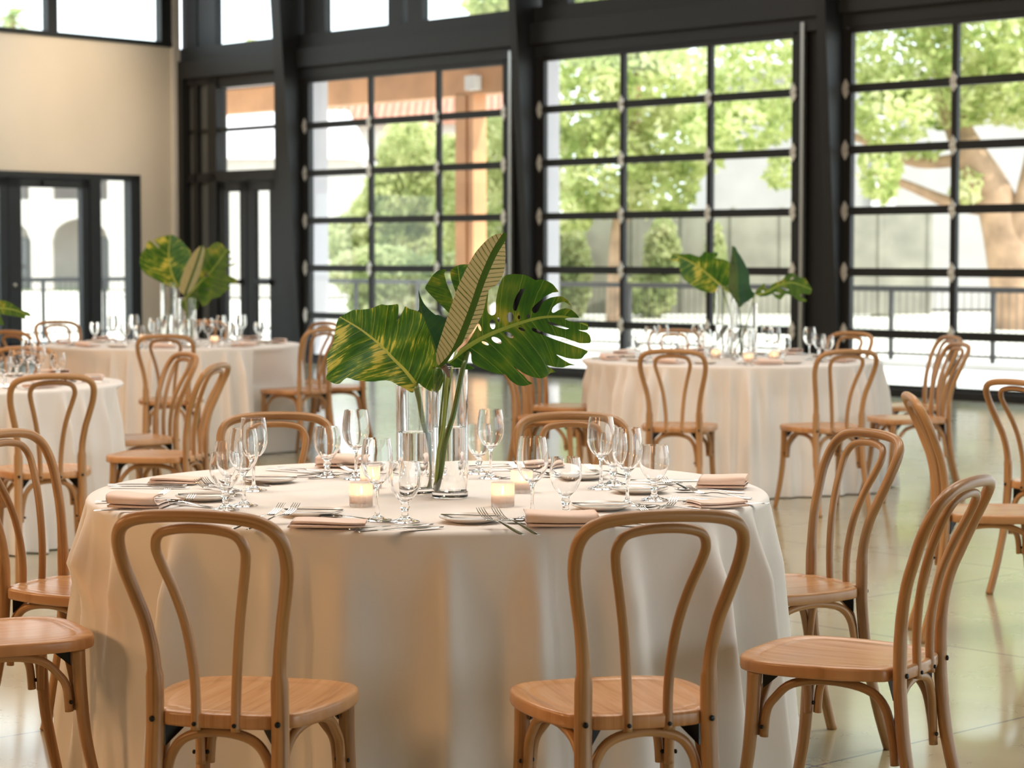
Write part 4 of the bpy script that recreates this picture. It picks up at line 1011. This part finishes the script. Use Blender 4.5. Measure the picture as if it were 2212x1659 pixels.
# pale house and fence beyond the right doors
t = empty('white_house', (9.5, 58, 0))
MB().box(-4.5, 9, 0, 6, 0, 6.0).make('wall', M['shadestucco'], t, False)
MB().box(-.35, .25, -.12, 0, 0, 5).make('downpipe', M['lavender'], t, False)
MB().box(-4.5, 9, -.25, 6.2, 6.0, 6.25).make('roof', M['lavender'], t, False)
tag(t, 'pale plain house wall behind the big trunk', 'house')
t = empty('panel_fence', (3.8, 53, 0))
for i in range(8): MB().box(-3.2 + i*1.15, -3.2 + i*1.15 + 1.05, 0, .08, 0, 2.35 + .1*(i % 2)).make('panel', M['panel'], t, False)
for i in range(9): MB().box(-3.3 + i*1.15, -3.2 + i*1.15, -.04, .12, 0, 2.5).make('post', M['panel'], t, False)
tag(t, 'grey-green panel fence behind the middle glass door', 'fence')

def leaves(blobs, n, size, seed, squash=1.0):
    rg = random.Random(seed); b = MB(); tot = sum((rx*ry) for *_, rx, ry, rz in blobs)
    for (x, y, z, rx, ry, rz) in blobs:
        k = int(n * rx * ry / tot) + 1
        for _ in range(k):
            while True:
                p = V((rg.uniform(-1,1), rg.uniform(-1,1), rg.uniform(-1,1)))
                if p.length < 1: break
            if p.length > .01: p *= (p.length ** -.45)
            if p.length > 1.05: p.normalize()
            c = V((x + p.x*rx, y + p.y*rz, z + p.z*ry)); s = size * rg.uniform(.6, 1.35)
            d = V((rg.gauss(0,1), rg.gauss(0,1) - .6, rg.gauss(0,1) + .5)).normalized(); e = d.orthogonal().normalized(); e.rotate(Matrix.Rotation(rg.random()*6.28, 3, d)); g = d.cross(e)
            i = len(b.v); b.v += [c - e*s, c + g*s*.5, c + e*s, c - g*s*.5]; b.f.append((i, i+1, i+2, i+3))
    return b
def pblob(px, py, Y, rx, ry, dep):     # a crown clump from its place in the picture
    c = atY(px, py, Y); k = Y / FOC; return (c.x, c.y, c.z, rx*k, ry*k, dep)
def tree(name, blobs, n, size, m, trunk, label, cat='tree', group=None, seed=1, bark='bark'):
    base = V(trunk[0][0][0]) if trunk else V((blobs[0][0], blobs[0][1], 0)); base.z = -.06
    t = empty(name, base)
    o = leaves([(x - base.x, y - base.y, z - base.z, a, b_, c) for x, y, z, a, b_, c in blobs], n, size, seed).make('crown', M[m], t, False)
    for P, R in trunk:
        P = [V(p) for p in P]
        if P is not None and (P[0].xy - base.xy).length < .05: P[0].z = -.06
        Q = spline([p - base for p in P], 6); MB().tube(Q, [R[0] + (R[1]-R[0]) * i/(len(Q)-1) for i in range(len(Q))], 14).make('trunk', M[bark], t)
    tag(t, label, cat, group); return t
G = 'trees beyond the glass doors'
Yf = 44
tree('fig_tree', [pblob(1960,120,Yf,140,110,2), pblob(2120,60,Yf,150,120,2.5), pblob(2150,190,Yf,110,80,2), pblob(1930,240,Yf-1,85,80,1.5), pblob(2060,230,Yf,70,50,1.5), pblob(1900,370,Yf-1,45,70,1), pblob(1990,330,Yf,40,18,1), pblob(2230,150,Yf,120,130,2), pblob(2000,-60,Yf,260,120,3), pblob(2090,400,Yf,35,40,.8), pblob(1650,140,Yf+1,150,120,2.5), pblob(1600,270,Yf,120,60,2), pblob(1690,370,Yf,40,40,1)], 15000, .105, 'fig',
     [([atY(2215,700,Yf), atY(2200,640,Yf), atY(2180,540,Yf), atY(2150,430,Yf), atY(2095,330,Yf), atY(2060,250,Yf+.3), atY(2030,120,Yf+.5)], (.62, .16)),
      ([atY(2160,455,Yf), atY(2060,440,Yf+.2), atY(1960,400,Yf), atY(1880,370,Yf)], (.16, .05)),
      ([atY(2190,560,Yf), atY(2215,440,Yf-.3), atY(2240,300,Yf), atY(2260,150,Yf)], (.3, .1)),
      ([atY(2100,340,Yf), atY(1980,350,Yf+.4), atY(1860,300,Yf+.5), atY(1700,250,Yf+1)], (.14, .05))], 'spreading fig tree with pale thick trunk behind the right glass door', group=G, seed=21)
tree('leafy_tree', [pblob(1260,210,49,110,120,2), pblob(1400,170,49,110,120,2), pblob(1480,300,49,100,90,2), pblob(1300,360,49,110,110,2), pblob(1420,410,49,90,60,1.5), pblob(1230,440,49,70,60,1.5), pblob(1350,40,50,160,130,2), pblob(1260,-40,50,100,80,2)], 13000, .115, 'fig',
     [([atY(1330,690,49), atY(1335,520,49), atY(1360,350,49), atY(1380,150,49)], (.22, .1))], 'dense bright green tree filling the middle glass door', group=G, seed=22)
tree('conifer_tree', [pblob(870,420,58,85,90,2), pblob(890,330,58,75,75,2), pblob(830,480,58,80,80,2), pblob(930,400,58,50,110,1.5), pblob(900,560,58,120,60,1.5), pblob(760,520,58,60,60,1.2), pblob(790,580,58,70,60,1.2)], 11000, .12, 'conifer',
     [([atY(880,660,58), atY(885,500,58), atY(890,330,58)], (.25, .06))], 'broad yellow-green hedge tree left of the timber post', group=G, seed=23)
tree('leafy_tree', [pblob(1060,330,52,55,90,1.5), pblob(1075,460,52,50,90,1.5), pblob(985,470,55,50,120,1.5), pblob(1040,570,52,60,70,1.2), pblob(975,350,55,40,60,1.2)], 6000, .115, 'conifer',
     [([atY(1045,660,52), atY(1050,500,52), atY(1062,330,52)], (.15, .06))], 'green tree behind and right of the timber post', group=G, seed=24)
tree('leafy_tree', [pblob(1060,5,40,60,35,1), pblob(1110,-20,40,60,45,1)], 1800, .09, 'fig', [([atY(1170,705,40), atY(1150,300,40.2), atY(1110,-10,40)], (.2, .06))], 'tree top showing in the clerestory over the first glass door', group=G, seed=25)
tree('leafy_tree', [pblob(548,95,84,14,9,1), pblob(560,110,84,20,16,1)], 300, .14, 'conifer', [([atY(556,680,84), atY(556,110,84)], (.2, .05))], 'small tree tip in the clerestory over the corner entrance', group=G, seed=29)
hedge = [('hedge', [pblob(1905,580,54,55,110,.5)], 'vine-covered panel in front of the pale house', 31, 2500), ('hedge', [pblob(1230,590,52,48,110,.5)], 'ivy on the left end of the panel fence', 32, 2000), ('hedge', [pblob(1430,560,52,40,90,.4), pblob(1400,640,52,60,50,.4)], 'ivy on the middle of the panel fence', 33, 2200), ('hedge', [pblob(1545,580,52,22,100,.4)], 'narrow ivy strip on the right of the panel fence', 34, 900), ('hedge', [pblob(820,590,50,110,60,.6), pblob(960,600,50,70,55,.6), pblob(1050,600,50,50,60,.6), pblob(900,655,50,150,40,.6)], 'low hedge behind the railing at the first glass door', 35, 4500), ('shrub', [pblob(520,520,80,28,60,.8), pblob(600,560,80,30,80,.8)], 'climbing shrub beside the corner entrance', 36, 1600)]
for nm, bl, lab, sd, n in hedge:
    c = V((bl[0][0], bl[0][1], -.06)); o = leaves([(x-c.x, y-c.y, z-c.z, a, b_, d) for x, y, z, a, b_, d in bl], n, .10, sd).make(nm, M['ivy'], None, False); o.location = c
    tag(o, lab, 'hedge' if nm == 'hedge' else 'shrub')
# palm
t = empty('palm_tree', (atY(22, 690, 70).x, 70, -.06)); c = atY(22, 38, 70) - t.location
MB().tube([V((0,0,0)), V((.1,0,4)), c], [.28, .2, .17], 10).make('trunk', M['bark'], t)
for i in range(15):
    a = i * 2.4; el = .9 - (i % 5) * .42; b = MB(); pr = []
    for q in range(9):
        u = q / 8; r_ = 1.15 * u
        pr.append(c + V((math.cos(a)*r_*math.cos(el*.8), math.sin(a)*r_*math.cos(el*.8), math.sin(el)*r_ - .75*u*u)))
    for q in range(8):
        d = (pr[q+1] - pr[q]).normalized(); sd = d.cross(V((0,0,1))).normalized()
        for sg in (-1, 1):
            for w in (0, .5):
                p0 = pr[q].lerp(pr[q+1], w); k = len(b.v); b.v += [p0, p0 + d*.07, p0 + sd*sg*.34*(1 - .5*q/8) + d*.22 - V((0,0,.08))]; b.f.append((k, k+1, k+2))
    b.make('frond', M['palmleaf'], t, False)
tag(t, 'palm tree top in the upper left clerestory', 'palm')

# ------------------------------------------------------------------ light
w = bpy.data.worlds.new('sky'); SC.world = w; w.use_nodes = True
bg = w.node_tree.nodes['Background']; bg.inputs[0].default_value = (.86, .94, 1, 1); bg.inputs[1].default_value = 3.0
def lamp(name, typ, loc, energy, col, target=None, **kw):
    l = bpy.data.lights.new(name, typ); l.energy = energy; l.color = col
    for k, v in kw.items(): setattr(l, k, v)
    o = bpy.data.objects.new(name, l); COL.objects.link(o); o.location = loc
    if target is not None: o.rotation_euler = (V(target) - V(loc)).to_track_quat('-Z', 'Y').to_euler()
    return o
lamp('sun', 'SUN', (20, 0, 30), 4.8, (1, .94, .84), (20 - .93*10, 5, 30 - 12), angle=.01)
for i, (x, y) in enumerate(((-1.8, 7), (1.3, 6.6), (4.5, 8.5), (-4, 11), (1.3, 12), (-3, 16.5), (2.5, 16), (-5, 21), (-1, 22), (-6, 27))):  # unseen overhead lights added as neutral fill for the hall
    lamp('overhead_fill', 'AREA', (x, y, 5.6), 110 if i < 4 else 65, (1, .91, .81), (x, y, 0), shape='DISK', size=2.4)
for i, (x, y, tx, ty) in enumerate(((-7, 1, -.5, 6), (-10, 6, 1, 13.5), (-11, 10, -2.4, 16), (-3, -4, -.2, 6))):
    lamp('warm_lamp', 'AREA', (x, y, 3.9), (110, 190, 140, 40)[i], (1, .55, .26), (tx, ty, .6), shape='DISK', size=1.4)

lamp('wall_washer', 'SPOT', WL(V((2.6, 3.2, 5.3))), 330, (1, .74, .48), WL(V((1.75, 0, 3.3))), spot_size=1.0, spot_blend=1, shadow_soft_size=.25)
# ------------------------------------------------------------------ camera
cd = bpy.data.cameras.new('camera'); cam = bpy.data.objects.new('camera', cd); COL.objects.link(cam)
cam.location = (0, 0, HC); cam.rotation_euler = (PI/2 - TH, 0, 0)
cd.sensor_width = 36; cd.lens = FOC / 2212 * 36; cd.clip_end = 600; cd.clip_start = .05
cd.dof.use_dof = True; cd.dof.focus_distance = 5.6; cd.dof.aperture_fstop = 6.0
SC.camera = cam
SC.view_settings.view_transform = 'Standard'; SC.view_settings.look = 'None'; SC.view_settings.gamma = 1; SC.view_settings.use_curve_mapping = False
SC.view_settings.exposure = 0.25
cy = SC.cycles
cy.max_bounces = 20; cy.diffuse_bounces = 4; cy.glossy_bounces = 5; cy.transmission_bounces = 20; cy.transparent_max_bounces = 16
cy.caustics_reflective = False; cy.caustics_refractive = True; cy.blur_glossy = .5
cy.use_denoising = True
